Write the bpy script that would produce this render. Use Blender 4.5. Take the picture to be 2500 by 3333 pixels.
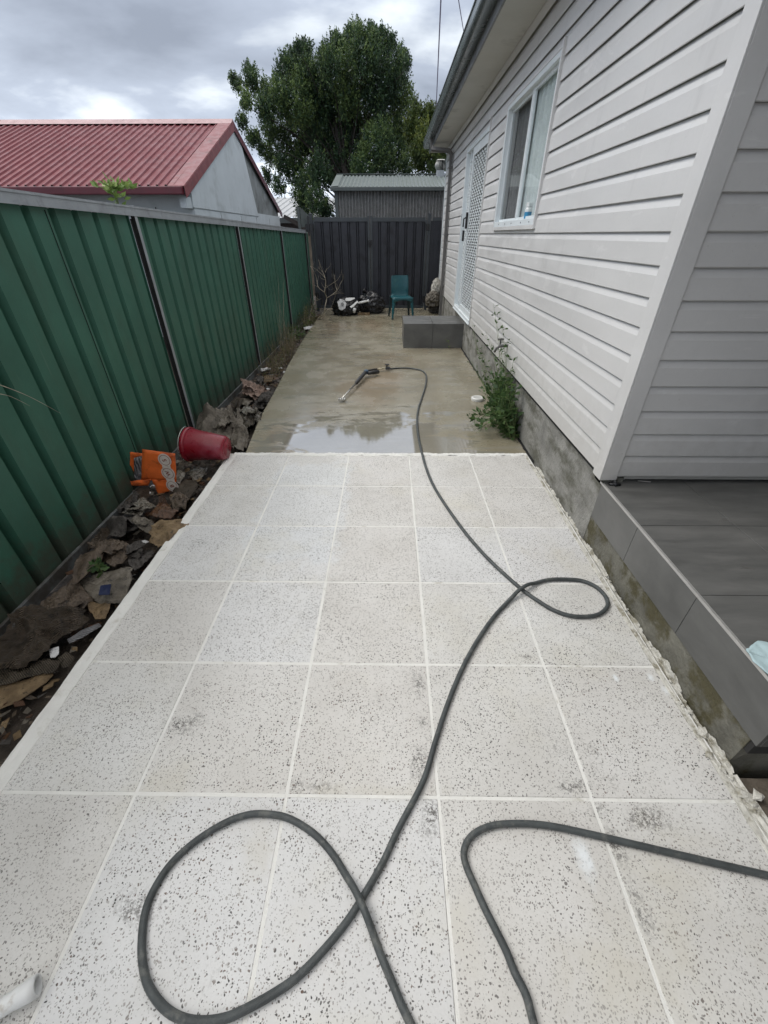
import bpy, bmesh, math, random
import numpy as np
from mathutils import Vector, Matrix, noise as mn
rnd = random.Random(7)
sc = bpy.context.scene
for o in list(bpy.data.objects): bpy.data.objects.remove(o)
C = sc.collection
R = math.radians
# ---------------------------------------------------------------- camera
FPX, PITCH, YAW, ROLL, H = 1327.586, .59740, .012066, -.000772, 1.5268
cp, sp = math.cos(PITCH), math.sin(PITCH); cr, sr = math.cos(ROLL), math.sin(ROLL)
_rt = Vector((1,0,0)); _up = Vector((0,sp,cp)); FW = Vector((0,cp,-sp))
RT = _rt*cr+_up*sr; UP = _up*cr-_rt*sr
Zm = Matrix.Rotation(YAW,3,'Z'); RT = Zm@RT; UP = Zm@UP; FW = Zm@FW
cam_d = bpy.data.cameras.new('camera'); cam = bpy.data.objects.new('camera', cam_d); C.objects.link(cam)
m = Matrix((RT,UP,-FW)).transposed().to_4x4(); m.translation = Vector((0,0,H)); cam.matrix_world = m
cam_d.sensor_fit = 'HORIZONTAL'; cam_d.sensor_width = 36; cam_d.lens = 36*FPX/2500
cam_d.clip_start = .02; cam_d.clip_end = 2000
sc.camera = cam
K = 2500/1659
def at(x, y, X=None, Y=None, Z=None):
    "a place on a known real plane that was measured in the survey of the yard"
    d = RT*((x*K-1250)/FPX) - UP*((y*K-1666.5)/FPX) + FW
    t = (X/d.x) if X is not None else (Y/d.y) if Y is not None else ((Z-H)/d.z)
    return Vector((0,0,H))+d*t
# ---------------------------------------------------------------- world and sun
SUN_EL, SUN_AZ = R(52), R(-78)      # azimuth from +Y towards +X
w = bpy.data.worlds.new('World'); sc.world = w; w.use_nodes = True
nt = w.node_tree; nt.nodes.clear(); N = nt.nodes.new; LK = nt.links.new
out = N('ShaderNodeOutputWorld'); bg = N('ShaderNodeBackground'); LK(bg.outputs[0], out.inputs[0])
bg.inputs[1].default_value = .1
sky = N('ShaderNodeTexSky'); sky.sky_type = 'NISHITA'; sky.sun_disc = False
sky.sun_elevation = SUN_EL; sky.sun_rotation = SUN_AZ; sky.air_density = 1.2; sky.dust_density = 2.5
tc = N('ShaderNodeTexCoord'); sep = N('ShaderNodeSeparateXYZ'); LK(tc.outputs['Generated'], sep.inputs[0])
def wm(op, a, b=None, c=None, clamp=False):
    n = N('ShaderNodeMath'); n.operation = op; n.use_clamp = clamp
    for i, v in enumerate((a, b, c)):
        if v is None: continue
        if isinstance(v, (int, float)): n.inputs[i].default_value = v
        else: LK(v, n.inputs[i])
    return n.outputs[0]
zc = wm('MAXIMUM', sep.outputs[2], 0.0); den = wm('ADD', zc, .22)
cx = wm('DIVIDE', sep.outputs[0], den); cy = wm('DIVIDE', sep.outputs[1], den)
comb = N('ShaderNodeCombineXYZ'); LK(cx, comb.inputs[0]); LK(cy, comb.inputs[1])
n1 = N('ShaderNodeTexNoise'); n1.inputs['Scale'].default_value = 1.35; n1.inputs['Detail'].default_value = 6; n1.inputs['Roughness'].default_value = .52; n1.inputs['Distortion'].default_value = .15
mp = N('ShaderNodeMapping'); mp.inputs['Location'].default_value = (3.1, 1.7, 0); mp.inputs['Scale'].default_value = (1, 1.25, 1)
LK(comb.outputs[0], mp.inputs[0]); LK(mp.outputs[0], n1.inputs['Vector'])
cr_ = N('ShaderNodeValToRGB'); e = cr_.color_ramp.elements
e[0].position = .36; e[0].color = (4.0, 4.5, 5.5, 1); e[1].position = .66; e[1].color = (11.0, 11.8, 12.6, 1)
k_ = cr_.color_ramp.elements.new(.53); k_.color = (5.9, 6.6, 7.9, 1)
LK(n1.outputs['Fac'], cr_.inputs[0])
# brighter towards the zenith (overcast sky) and a pale band at the horizon
sm_ = N('ShaderNodeMapRange'); sm_.interpolation_type = 'SMOOTHSTEP'; LK(zc, sm_.inputs[0])
for i_, q_ in enumerate((.24, .50, .60, 1.75)): sm_.inputs[i_+1].default_value = q_
br = sm_.outputs[0]
hz = wm('MULTIPLY', wm('POWER', wm('SUBTRACT', 1.0, zc, None, True), 9.0), 1.15)
lum = wm('ADD', br, hz)
hue = N('ShaderNodeMix'); hue.data_type = 'RGBA'; hue.inputs[7].default_value = (7.6, 7.3, 6.9, 1)
hf = N('ShaderNodeMapRange'); hf.interpolation_type = 'SMOOTHSTEP'; LK(zc, hf.inputs[0]); hf.inputs[1].default_value = .42; hf.inputs[2].default_value = .75; hf.inputs[3].default_value = 0; hf.inputs[4].default_value = .8
LK(hf.outputs[0], hue.inputs[0]); LK(cr_.outputs[0], hue.inputs[6])
vm = N('ShaderNodeVectorMath'); vm.operation = 'SCALE'; LK(hue.outputs[2], vm.inputs[0]); LK(lum, vm.inputs['Scale'])
mx = N('ShaderNodeMix'); mx.data_type = 'RGBA'; mx.inputs[0].default_value = .93
LK(sky.outputs[0], mx.inputs[6]); LK(vm.outputs[0], mx.inputs[7]); LK(mx.outputs[2], bg.inputs[0])
sd = bpy.data.lights.new('sun', 'SUN'); sd.energy = 1.0; sd.angle = R(25); sd.color = (1, .97, .92)
so = bpy.data.objects.new('sun', sd); C.objects.link(so)
sv = Vector((math.sin(SUN_AZ)*math.cos(SUN_EL), math.cos(SUN_AZ)*math.cos(SUN_EL), math.sin(SUN_EL)))
so.rotation_euler = (-sv).to_track_quat('-Z', 'Y').to_euler(); so.location = (0, 0, 30)
sc.view_settings.view_transform = 'Standard'; sc.view_settings.look = 'None'
sc.view_settings.exposure = 0.38; sc.view_settings.gamma = 1; sc.view_settings.use_curve_mapping = False
# ---------------------------------------------------------------- materials
class NB:
    def __init__(s, name):
        s.m = bpy.data.materials.new(name); s.m.use_nodes = True
        s.t = s.m.node_tree; s.b = s.t.nodes['Principled BSDF']; s._c = None
    def n(s, t, **kw):
        x = s.t.nodes.new(t)
        for k, v in kw.items():
            if k in x.inputs: x.inputs[k].default_value = v
            else: setattr(x, k, v)
        return x
    def l(s, a, b): s.t.links.new(a, b)
    def co(s):
        if s._c is None: s._c = s.n('ShaderNodeTexCoord').outputs['Object']
        return s._c
    def mapv(s, scale, loc=(0,0,0), rot=(0,0,0), v=None):
        x = s.n('ShaderNodeMapping'); x.inputs['Scale'].default_value = scale; x.inputs['Location'].default_value = loc
        x.inputs['Rotation'].default_value = rot
        s.l(v or s.co(), x.inputs[0]); return x.outputs[0]
    def noise(s, scale, detail=3, rough=.55, v=None, dist=0):
        x = s.n('ShaderNodeTexNoise'); x.inputs['Scale'].default_value = scale; x.inputs['Detail'].default_value = detail
        x.inputs['Roughness'].default_value = rough; x.inputs['Distortion'].default_value = dist
        s.l(v or s.co(), x.inputs['Vector']); return x.outputs['Fac']
    def math(s, op, a, b=None, c=None, clamp=False):
        x = s.n('ShaderNodeMath'); x.operation = op; x.use_clamp = clamp
        for i, v in enumerate((a, b, c)):
            if v is None: continue
            if isinstance(v, (int, float)): x.inputs[i].default_value = v
            else: s.l(v, x.inputs[i])
        return x.outputs[0]
    def ss(s, v, lo, hi, a=0., b=1.):
        x = s.n('ShaderNodeMapRange'); x.interpolation_type = 'SMOOTHSTEP'
        for i, q in enumerate((lo, hi, a, b)): x.inputs[i+1].default_value = q
        s.l(v, x.inputs[0]); return x.outputs[0]
    def mix(s, f, a, b):
        x = s.n('ShaderNodeMix'); x.data_type = 'RGBA'
        for i, v in ((0, f), (6, a), (7, b)):
            if isinstance(v, (int, float)): x.inputs[i].default_value = v
            elif isinstance(v, tuple): x.inputs[i].default_value = (*v[:3], 1)
            else: s.l(v, x.inputs[i])
        return x.outputs[2]
    def ramp(s, f, stops):
        x = s.n('ShaderNodeValToRGB'); el = x.color_ramp.elements
        el[0].position, el[0].color = stops[0][0], (*stops[0][1], 1); el[1].position, el[1].color = stops[-1][0], (*stops[-1][1], 1)
        for p, c in stops[1:-1]: q = el.new(p); q.color = (*c, 1)
        s.l(f, x.inputs[0]); return x.outputs[0]
    def col(s, v):
        if isinstance(v, tuple): s.b.inputs['Base Color'].default_value = (*v[:3], 1)
        else: s.l(v, s.b.inputs['Base Color'])
    def rough(s, v):
        if isinstance(v, (int, float)): s.b.inputs['Roughness'].default_value = v
        else: s.l(v, s.b.inputs['Roughness'])
    def bump(s, h, strength=.3, dist=.01):
        x = s.n('ShaderNodeBump'); x.inputs['Strength'].default_value = strength; x.inputs['Distance'].default_value = dist
        s.l(h, x.inputs['Height']); s.l(x.outputs[0], s.b.inputs['Normal'])
def mat(name, c, rough=.6, var=.15, sc_=6, bs=0, bsc=40, metal=0, dirt=None, dsc=3, dlo=.5, dhi=.7, spec=.5, dmap=None, coat=0):
    b = NB(name)
    f = b.noise(sc_, 4)
    lo = tuple(x*(1-var) for x in c); hi = tuple(min(1, x*(1+var)) for x in c)
    cc = b.ramp(f, [(.3, lo), (.7, hi)])
    if dirt:
        v = b.mapv(dmap) if dmap else None
        cc = b.mix(b.ss(b.noise(dsc, 5, .65, v=v), dlo, dhi), cc, dirt)
    b.col(cc); b.rough(b.ss(b.noise(sc_*1.7, 3), .3, .7, rough*.85, min(1, rough*1.15)))
    b.b.inputs['Metallic'].default_value = metal
    b.b.inputs['Specular IOR Level'].default_value = spec
    if coat: b.b.inputs['Coat Weight'].default_value = coat
    if bs: b.bump(b.noise(bsc, 4, .6), bs)
    return b.m
M = {}
def tile_material():
    b = NB('speckled_white_paver')
    tint = b.n('ShaderNodeAttribute', attribute_name='tint').outputs['Fac']
    co = b.co()
    nz = b.n('ShaderNodeTexNoise'); nz.inputs['Scale'].default_value = 55; nz.inputs['Detail'].default_value = 2; b.l(co, nz.inputs['Vector'])
    va = b.n('ShaderNodeVectorMath', operation='MULTIPLY_ADD'); b.l(nz.outputs['Color'], va.inputs[0]); va.inputs[1].default_value = (.016, .016, 0); b.l(co, va.inputs[2])
    off = b.n('ShaderNodeVectorMath', operation='ADD'); b.l(va.outputs[0], off.inputs[0])
    tv = b.n('ShaderNodeCombineXYZ'); b.l(b.math('MULTIPLY', tint, 7.3), tv.inputs[2]); b.l(tv.outputs[0], off.inputs[1])
    def specks(scale, keep, rmin, rmax):
        vo = b.n('ShaderNodeTexVoronoi'); vo.inputs['Scale'].default_value = scale; vo.inputs['Randomness'].default_value = 1
        b.l(off.outputs[0], vo.inputs['Vector'])
        s3 = b.n('ShaderNodeSeparateColor'); b.l(vo.outputs['Color'], s3.inputs[0])
        r = b.math('MULTIPLY_ADD', s3.outputs[1], rmax-rmin, rmin)
        edge = b.ss(b.math('SUBTRACT', vo.outputs['Distance'], r), -.05, .05, 1, 0)
        on = b.math('GREATER_THAN', s3.outputs[0], keep)
        return b.math('MULTIPLY', edge, on), s3.outputs[2]
    clump = b.noise(4.2, 3)
    m1, r1 = specks(142, .24, .13, .40)
    m2, r2 = specks(165, .30, .16, .36)
    m3, r3 = specks(92, .76, .14, .33)
    base = b.ramp(b.noise(2.3, 5, .6), [(.3, (.56, .55, .52)), (.55, (.655, .65, .625)), (.75, (.71, .71, .695))])
    base = b.mix(b.ss(b.noise(150, 2), .35, .75, 0, .22), base, (.42, .405, .38))
    base = b.mix(b.math('MULTIPLY', b.ss(tint, 0, 1), .30), base, (.56, .525, .49))
    base = b.mix(b.math('MULTIPLY', b.math('GREATER_THAN', b.math('FRACT', b.math('MULTIPLY', tint, 5.7)), .72), .35), base, (.66, .675, .70))
    # washed, brighter patches with a ragged outline
    sx = b.n('ShaderNodeSeparateXYZ'); b.l(co, sx.inputs[0])
    wv = b.noise(9, 5, .6)
    dx = b.math('ABSOLUTE', b.math('ADD', sx.outputs[0], .57)); dy = b.math('ABSOLUTE', b.math('ADD', sx.outputs[1], -2.33))
    dd = b.math('MAXIMUM', b.math('DIVIDE', dx, .30), b.math('DIVIDE', dy, .62))
    wash = b.ss(b.math('ADD', dd, b.math('MULTIPLY', wv, .9)), 1.30, 1.52, 1, 0)
    base = b.mix(b.math('MULTIPLY', wash, .34), base, (.66, .70, .73))
    # yellowish stains
    yst = b.ss(b.noise(1.7, 5, .65, v=b.mapv((1, 1, 1), (5, 2, 0))), .50, .72, 0, .45)
    base = b.mix(yst, base, (.58, .555, .47))
    # white splashes of dry grout
    spl = b.ss(b.noise(42, 4, .7, dist=.6), .69, .73, 0, .6)
    base = b.mix(b.math('MULTIPLY', spl, b.ss(b.noise(3.1, 2), .45, .6)), base, (.78, .77, .73))
    dark = b.ramp(r1, [(0, (.04, .038, .036)), (.4, (.11, .105, .10)), (.8, (.24, .228, .215)), (1, (.13, .085, .065))])
    dens = b.ss(clump, .30, .62, .45, 1)
    base = b.mix(b.math('MULTIPLY', b.math('MULTIPLY', m2, b.ss(b.noise(5.5, 3), .34, .56)), .72), base, (.24, .23, .215))
    base = b.mix(b.math('MULTIPLY', m1, dens), base, dark)
    base = b.mix(b.math('MULTIPLY', m3, .65), base, (.30, .285, .265))
    # grimy scatter collecting in some corners of the tiles
    g = b.math('MULTIPLY', b.ss(b.noise(85, 4, .75), .50, .60), b.ss(b.noise(2.6, 4, .6, v=b.mapv((1, 1, 1), (1.3, 4.1, 0))), .60, .74))
    base = b.mix(b.math('MULTIPLY', g, .75), base, (.13, .125, .115))
    # local stains and grime seen on particular tiles: (x, y, radius, kind)
    big = b.noise(7, 6, .72, dist=.8)
    def spot(px_, py_, r_, ry=None):
        c_ = at(px_, py_, Z=0); dx_ = b.math('DIVIDE', b.math('SUBTRACT', sx.outputs[0], c_.x), r_); dy_ = b.math('DIVIDE', b.math('SUBTRACT', sx.outputs[1], c_.y), ry or r_)
        d_ = b.math('SQRT', b.math('ADD', b.math('MULTIPLY', dx_, dx_), b.math('MULTIPLY', dy_, dy_)))
        return b.ss(b.math('ADD', d_, b.math('MULTIPLY', big, 2.6)), 1.15, 2.1, 1, 0)
    fine = b.ss(b.noise(75, 5, .8), .45, .56)
    gr = None
    for px_, py_, r_, ry in ((905, 1475, .06, .10), (908, 1560, .05, .05), (640, 1698, .07, .04), (1235, 1700, .10, .035), (1290, 1748, .06, .05), (930, 1770, .05, .16), (905, 1650, .05, .10), (300, 1960, .10, .06), (400, 1560, .11, .07), (1140, 1418, .05, .025), (1400, 1770, .12, .05), (1330, 1830, .05, .14), (1380, 1960, .04, .12), (690, 1700, .10, .03)):
        q_ = spot(px_, py_, r_, ry); gr = q_ if gr is None else b.math('MAXIMUM', gr, q_)
    base = b.mix(b.math('MULTIPLY', b.math('MULTIPLY', gr, fine), .95), base, (.11, .105, .098))
    ye = None
    for px_, py_, r_, ry in ((1480, 2060, .07, .14), (360, 1690, .14, .1), (1500, 1900, .2, .2), (1350, 2100, .25, .15), (800, 1710, .5, .05), (560, 1840, .1, .15), (1590, 1650, .05, .3), (1200, 1200, .3, .3), (420, 1030, .3, .3)):
        q_ = spot(px_, py_, r_, ry); ye = q_ if ye is None else b.math('MAXIMUM', ye, q_)
    base = b.mix(b.math('MULTIPLY', ye, .36), base, (.53, .50, .42))
    wh = None
    for px_, py_, r_, ry in ((1405, 1465, .018, .03), (1440, 1490, .035, .03), (1330, 1465, .012, .02), (1262, 1850, .03, .06)):
        q_ = spot(px_, py_, r_*1.3, ry*1.3); wh = q_ if wh is None else b.math('MAXIMUM', wh, q_)
    base = b.mix(b.math('MULTIPLY', wh, .8), base, (.78, .82, .84))
    # grout haze along the tile edges
    b.col(base)
    b.rough(b.ss(b.noise(6, 3), .3, .7, .38, .6)); b.b.inputs['Specular IOR Level'].default_value = .35
    hgt = b.math('SUBTRACT', b.math('MULTIPLY', b.noise(160, 3), .5), b.math('MULTIPLY', m1, .5))
    b.bump(hgt, .25, .003)
    return b.m
M['tile'] = tile_material()
def concrete_wet():
    b = NB('wet_concrete'); co = b.co()
    sx = b.n('ShaderNodeSeparateXYZ'); b.l(co, sx.inputs[0])
    base = b.ramp(b.noise(.9, 5, .6), [(.3, (.215, .190, .130)), (.5, (.285, .257, .185)), (.72, (.355, .328, .255))])
    base = b.mix(b.ss(b.noise(60, 3), .4, .7, 0, .25), base, (.14, .125, .10))
    rust = b.ss(b.noise(.8, 3, .5, v=b.mapv((1.3, .5, 1), (.6, 7.2, 0))), .52, .68, 0, .55)
    base = b.mix(rust, base, (.27, .20, .13))
    # water: a film nearly everywhere, standing water in the foreground
    n_ = b.noise(2.6, 8, .68, v=b.mapv((1.0, 2.4, 1), (3.3, 1.2, 0)), dist=.9)
    dx = b.math('DIVIDE', b.math('ADD', sx.outputs[0], .15), 1.35); dy = b.math('DIVIDE', b.math('ADD', sx.outputs[1], -3.35), 1.05)
    d2 = b.math('SQRT', b.math('ADD', b.math('MULTIPLY', dx, dx), b.math('MULTIPLY', dy, dy)))
    pud = b.ss(b.math('ADD', d2, b.math('MULTIPLY', n_, 2.6)), 1.88, 2.02, 1, 0)
    rip = b.ss(b.noise(1.6, 4, .55, v=b.mapv((.9, 4.5, 1), (2, 0, 0)), dist=.5), .52, .66)
    film = b.math('MULTIPLY', rip, b.ss(sx.outputs[1], 9.9, 8.0, 0, 1))
    base = b.mix(b.math('MULTIPLY', film, .35), base, (.36, .345, .30))
    base = b.mix(b.math('MULTIPLY', pud, .5), base, (.23, .225, .205))
    b.col(base)
    r = b.math('SUBTRACT', b.ss(b.noise(3, 4), .3, .7, .18, .34), b.math('MULTIPLY', film, .10))
    r2 = b.n('ShaderNodeMix'); r2.data_type = 'FLOAT'; b.l(pud, r2.inputs[0]); b.l(r, r2.inputs[2]); r2.inputs[3].default_value = .04
    b.rough(r2.outputs[0])
    b.b.inputs['Specular IOR Level'].default_value = .5
    cw = b.math('MAXIMUM', pud, b.math('ADD', .35, b.math('MULTIPLY', film, .5))); b.b.inputs['Coat IOR'].default_value = 1.7; b.l(cw, b.b.inputs['Coat Weight']); b.l(r2.outputs[0], b.b.inputs['Coat Roughness'])
    bm_ = b.math('ADD', b.math('MULTIPLY', b.noise(90, 3), b.math('SUBTRACT', 1., pud)), b.math('MULTIPLY', b.noise(5, 4, v=b.mapv((1, 3, 1))), .8))
    b.bump(bm_, .10, .004)
    return b.m
M['wetcon'] = concrete_wet()
M['grout'] = mat('white_grout', (.72, .715, .68), .8, .06, 8, .3, 120, dirt=(.46, .44, .38), dsc=9, dlo=.55, dhi=.75)
M['mortar'] = mat('rough_white_mortar', (.58, .565, .51), .85, .15, 25, .8, 90, dirt=(.30, .28, .22), dsc=16, dlo=.48, dhi=.62)
def soil():
    b = NB('damp_soil')
    c = b.ramp(b.noise(7, 6, .7), [(.3, (.022, .016, .011)), (.5, (.045, .034, .025)), (.7, (.085, .068, .052))])
    c = b.mix(b.ss(b.noise(38, 3, .7), .62, .68), c, (.14, .125, .105)); b.col(c); b.rough(.75); b.bump(b.noise(30, 5, .7), .9, .02); return b.m
M['soil'] = soil()
def siding_mat(name, c):
    b = NB(name)
    f = b.noise(1.3, 4, .5, v=b.mapv((1, .8, 2)))
    cc = b.ramp(f, [(.3, tuple(x*.94 for x in c)), (.7, tuple(min(1, x*1.05) for x in c))])
    # water streaks run down, paler smears run along the boards
    st = b.ss(b.noise(3, 5, .6, v=b.mapv((1, 3.2, .55), (0, 3, 0))), .55, .70, 0, .26)
    cc = b.mix(st, cc, tuple(x*.74 for x in c))
    sm = b.ss(b.noise(2.2, 5, .65, v=b.mapv((1, 1.4, 4)), dist=.4), .60, .66, 0, .34)
    cc = b.mix(sm, cc, tuple(min(.85, x*1.22) for x in c))
    sz_ = b.n('ShaderNodeSeparateXYZ'); b.l(b.co(), sz_.inputs[0])
    spl = b.ss(b.math('ADD', sz_.outputs[2], b.math('MULTIPLY', b.noise(11, 6, .75), -.7)), .02, .45, 1, 0)
    cc = b.mix(b.math('MULTIPLY', spl, .30), cc, (.36, .34, .29))
    cc = b.mix(b.ss(b.noise(46, 4, .8), .66, .71, 0, .35), cc, (.34, .32, .28))
    cc = b.mix(b.ss(b.noise(70, 2), .4, .8, 0, .10), cc, tuple(x*.8 for x in c))
    b.col(cc); b.rough(b.ss(b.noise(4, 4, v=b.mapv((1, 1, 3))), .35, .65, .28, .5)); b.bump(b.noise(14, 3, v=b.mapv((1, 1, 9))), .08, .004)
    b.b.inputs['Specular IOR Level'].default_value = .45
    return b.m
M['siding'] = siding_mat('warm_grey_vinyl', (.63, .62, .605))
M['trim'] = siding_mat('warm_grey_trim', (.65, .64, .625))
M['render'] = mat('stained_concrete', (.25, .245, .225), .75, .3, 6, .9, 45, dirt=(.11, .108, .085), dsc=2.6, dlo=.44, dhi=.64, dmap=(1, 1, 2.5))
M['renderlow'] = mat('mossy_concrete', (.145, .14, .115), .7, .35, 9, .9, 50, dirt=(.075, .066, .032), dsc=5, dlo=.46, dhi=.6)
def porch_tile(name, axis_map):
    b = NB(name)
    v = b.mapv(axis_map)
    c = b.ramp(b.noise(2.2, 6, .62, v=v, dist=.35), [(.3, (.080, .080, .076)), (.5, (.116, .116, .110)), (.7, (.158, .156, .148))])
    c = b.mix(b.ss(b.noise(5, 6, .7, v=v), .63, .70, 0, .5), c, (.07, .062, .055))
    b.col(c); b.rough(b.ss(b.noise(3, 4), .3, .7, .34, .55)); b.bump(b.noise(9, 4, v=v), .08, .003); return b.m
M['ptile'] = porch_tile('grey_stone_look_tile', (1.0, 5, 5))
M['ptile2'] = porch_tile('grey_stone_look_tile_side', (1.0, .9, 1.6))
M['dgrout'] = mat('dark_grout', (.03, .029, .028), .9)
M['alu'] = mat('bright_aluminium', (.55, .54, .52), .4, .1, 10, metal=.6)
M['white'] = mat('white_powdercoat', (.72, .76, .77), .35, .05, 5, dirt=(.55, .56, .54), dsc=6, dlo=.6, dhi=.75)
M['whiteplastic'] = mat('white_plastic', (.72, .73, .72), .4, .08, 12, dirt=(.45, .41, .35), dsc=14, dlo=.55, dhi=.7)
M['soffit'] = mat('soffit_board', (.50, .49, .45), .8, .06, 2, dirt=(.36, .35, .32), dsc=2, dlo=.55, dhi=.75)
M['gutter'] = mat('dark_green_grey_gutter', (.10, .118, .118), .25, .12, 3, dirt=(.06, .068, .066), dsc=1.2, dlo=.5, dhi=.75, dmap=(1, .4, 1))
M['fascia'] = mat('grey_fascia', (.16, .165, .165), .45, .15, 4, dirt=(.08, .08, .078), dsc=5, dlo=.5, dhi=.7)
M['pipe'] = mat('charcoal_downpipe', (.13, .125, .12), .45, .12, 5)
M['gap'] = mat('dark_gap', (.01, .01, .01), .9)
M['black'] = mat('black_plastic', (.018, .018, .02), .4)
M['green'] = mat('green_steel_sheet', (.033, .108, .075), .48, .14, 2.5, .10, 90, dirt=(.034, .092, .062), dsc=1.6, dlo=.45, dhi=.72, dmap=(1, 2.5, .8), spec=.35)
def fence_base_tint():  # browner towards the bottom, with pale flecks and thin pale streaks
    m_ = M['green']; t_ = m_.node_tree; b_ = t_.nodes['Principled BSDF']; src = b_.inputs['Base Color'].links[0].from_socket
    nb = NB.__new__(NB); nb.m = m_; nb.t = t_; nb.b = b_; nb._c = None
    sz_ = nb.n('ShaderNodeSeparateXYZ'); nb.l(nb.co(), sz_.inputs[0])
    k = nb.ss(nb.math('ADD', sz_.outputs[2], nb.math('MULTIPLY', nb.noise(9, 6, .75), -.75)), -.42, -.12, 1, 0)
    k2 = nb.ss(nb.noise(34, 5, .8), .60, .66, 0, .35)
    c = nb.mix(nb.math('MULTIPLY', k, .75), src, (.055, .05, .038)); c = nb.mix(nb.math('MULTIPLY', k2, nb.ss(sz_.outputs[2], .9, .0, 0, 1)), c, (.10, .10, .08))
    sc_ = nb.ss(nb.noise(1.0, 4, .7, v=nb.mapv((30, 30, 1.2))), .66, .70, 0, .25); c = nb.mix(sc_, c, (.10, .17, .14))
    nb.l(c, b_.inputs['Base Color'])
fence_base_tint()
M['galv'] = mat('weathered_galvanised', (.27, .29, .305), .5, .12, 7, .15, 60, dirt=(.19, .20, .21), dsc=10, dlo=.5, dhi=.72, metal=.15)
M['gate'] = mat('charcoal_steel_gate', (.034, .036, .044), .45, .15, 3, dirt=(.018, .018, .022), dsc=3, dlo=.5, dhi=.7, spec=.35)
M['gaterail'] = mat('slate_gate_rail', (.045, .052, .058), .42, .15, 5)
M['red'] = mat('faded_red_roof_steel', (.150, .032, .040), .55, .12, 3, .2, 150, dirt=(.20, .065, .07), dsc=6, dlo=.5, dhi=.8, spec=.3)
M['redcap'] = mat('red_flashing', (.19, .052, .056), .5, .15, 6, .15, 60, dirt=(.12, .045, .045), dsc=5, dlo=.52, dhi=.7)
M['redgut'] = mat('dark_red_gutter', (.09, .012, .02), .4, .2, 6)
M['redridge'] = mat('pale_pink_ridge', (.40, .27, .27), .6, .15, 9)
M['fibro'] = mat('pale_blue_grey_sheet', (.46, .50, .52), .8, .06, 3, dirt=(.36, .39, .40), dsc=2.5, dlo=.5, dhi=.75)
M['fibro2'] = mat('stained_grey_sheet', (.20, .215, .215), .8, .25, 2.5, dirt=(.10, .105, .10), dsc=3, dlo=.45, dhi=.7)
M['shedroof'] = mat('grey_green_roof_steel', (.12, .145, .14), .45, .12, 4, dirt=(.11, .13, .125), dsc=4, dlo=.5, dhi=.7)
M['shedwall'] = mat('grey_corrugated_wall', (.19, .19, .185), .28, .12, 5, dirt=(.15, .148, .143), dsc=2, dlo=.5, dhi=.7)
M['shedtrim'] = mat('dark_green_grey_trim', (.07, .082, .08), .45, .12, 5)
M['palesteel'] = mat('pale_grey_roof_steel', (.36, .37, .375), .5, .12, 6)
M['timber'] = mat('dark_weathered_timber', (.035, .028, .024), .8, .3, 10, .4, 60)
M['teal'] = mat('teal_moulded_plastic', (.010, .080, .098), .38, .12, 8, dirt=(.03, .12, .125), dsc=7, dlo=.55, dhi=.75)
M['tealshade'] = mat('shaded_chair_leg', (.012, .03, .035), .5)  # rear legs: their shade is put into a darker copy of the teal
M['bag'] = mat('black_plastic_bag', (.012, .012, .014), .28, .2, 10, .25, 30)
M['hose'] = mat('dark_grey_rubber_hose', (.058, .066, .067), .45, .25, 22, .35, 260, dirt=(.115, .12, .112), dsc=26, dlo=.52, dhi=.68)
M['steel'] = mat('stainless_steel', (.55, .54, .51), .28, .1, 20, metal=.9)
M['brass'] = mat('worn_brass', (.50, .45, .33), .35, .2, 40, metal=.7)
M['bluegrip'] = mat('blue_grip', (.03, .07, .12), .4)
M['redbucket'] = mat('red_bucket_plastic', (.20, .008, .020), .3, .12, 12, dirt=(.30, .06, .085), dsc=5, dlo=.5, dhi=.75)
M['orange'] = mat('orange_paper_bag', (.76, .15, .028), .5, .12, 14, .25, 24, dirt=(.36, .07, .02), dsc=9, dlo=.52, dhi=.7)
M['logo'] = mat('cream_print', (.62, .56, .50), .6, .08, 20, dirt=(.42, .33, .26), dsc=14, dlo=.55, dhi=.7)
M['ink'] = mat('brown_print', (.26, .09, .06), .6)
M['galvdark'] = mat('dark_galvanised', (.11, .12, .122), .6, .2, 7, .15, 60, dirt=(.05, .046, .04), dsc=6, dlo=.42, dhi=.6)  # darker galvanised tone for the bottom rail
M['bark'] = mat('bark', (.035, .030, .025), .85, .3, 12, .6, 40)
M['dead'] = mat('bleached_twig', (.34, .30, .235), .8, .3, 20)
M['drystem'] = mat('dry_stem', (.20, .165, .10), .85, .3, 20)
M['stem'] = mat('green_stem', (.12, .16, .06), .6, .2, 20)
M['drain'] = mat('white_drain_plastic', (.70, .70, .67), .4, .06, 20)
M['curtain'] = mat('grey_green_curtain', (.74, .78, .77), .8, .1, 6)
M['curtaindark'] = mat('dark_curtain', (.26, .25, .25), .85, .15, 6)
M['cable'] = mat('pale_violet_cable', (.30, .27, .40), .6)
M['blue'] = mat('blue_label', (.03, .22, .40), .5)
M['cloth'] = mat('pale_blue_cloth', (.42, .55, .57), .8, .08, 20, .3, 60)
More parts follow.
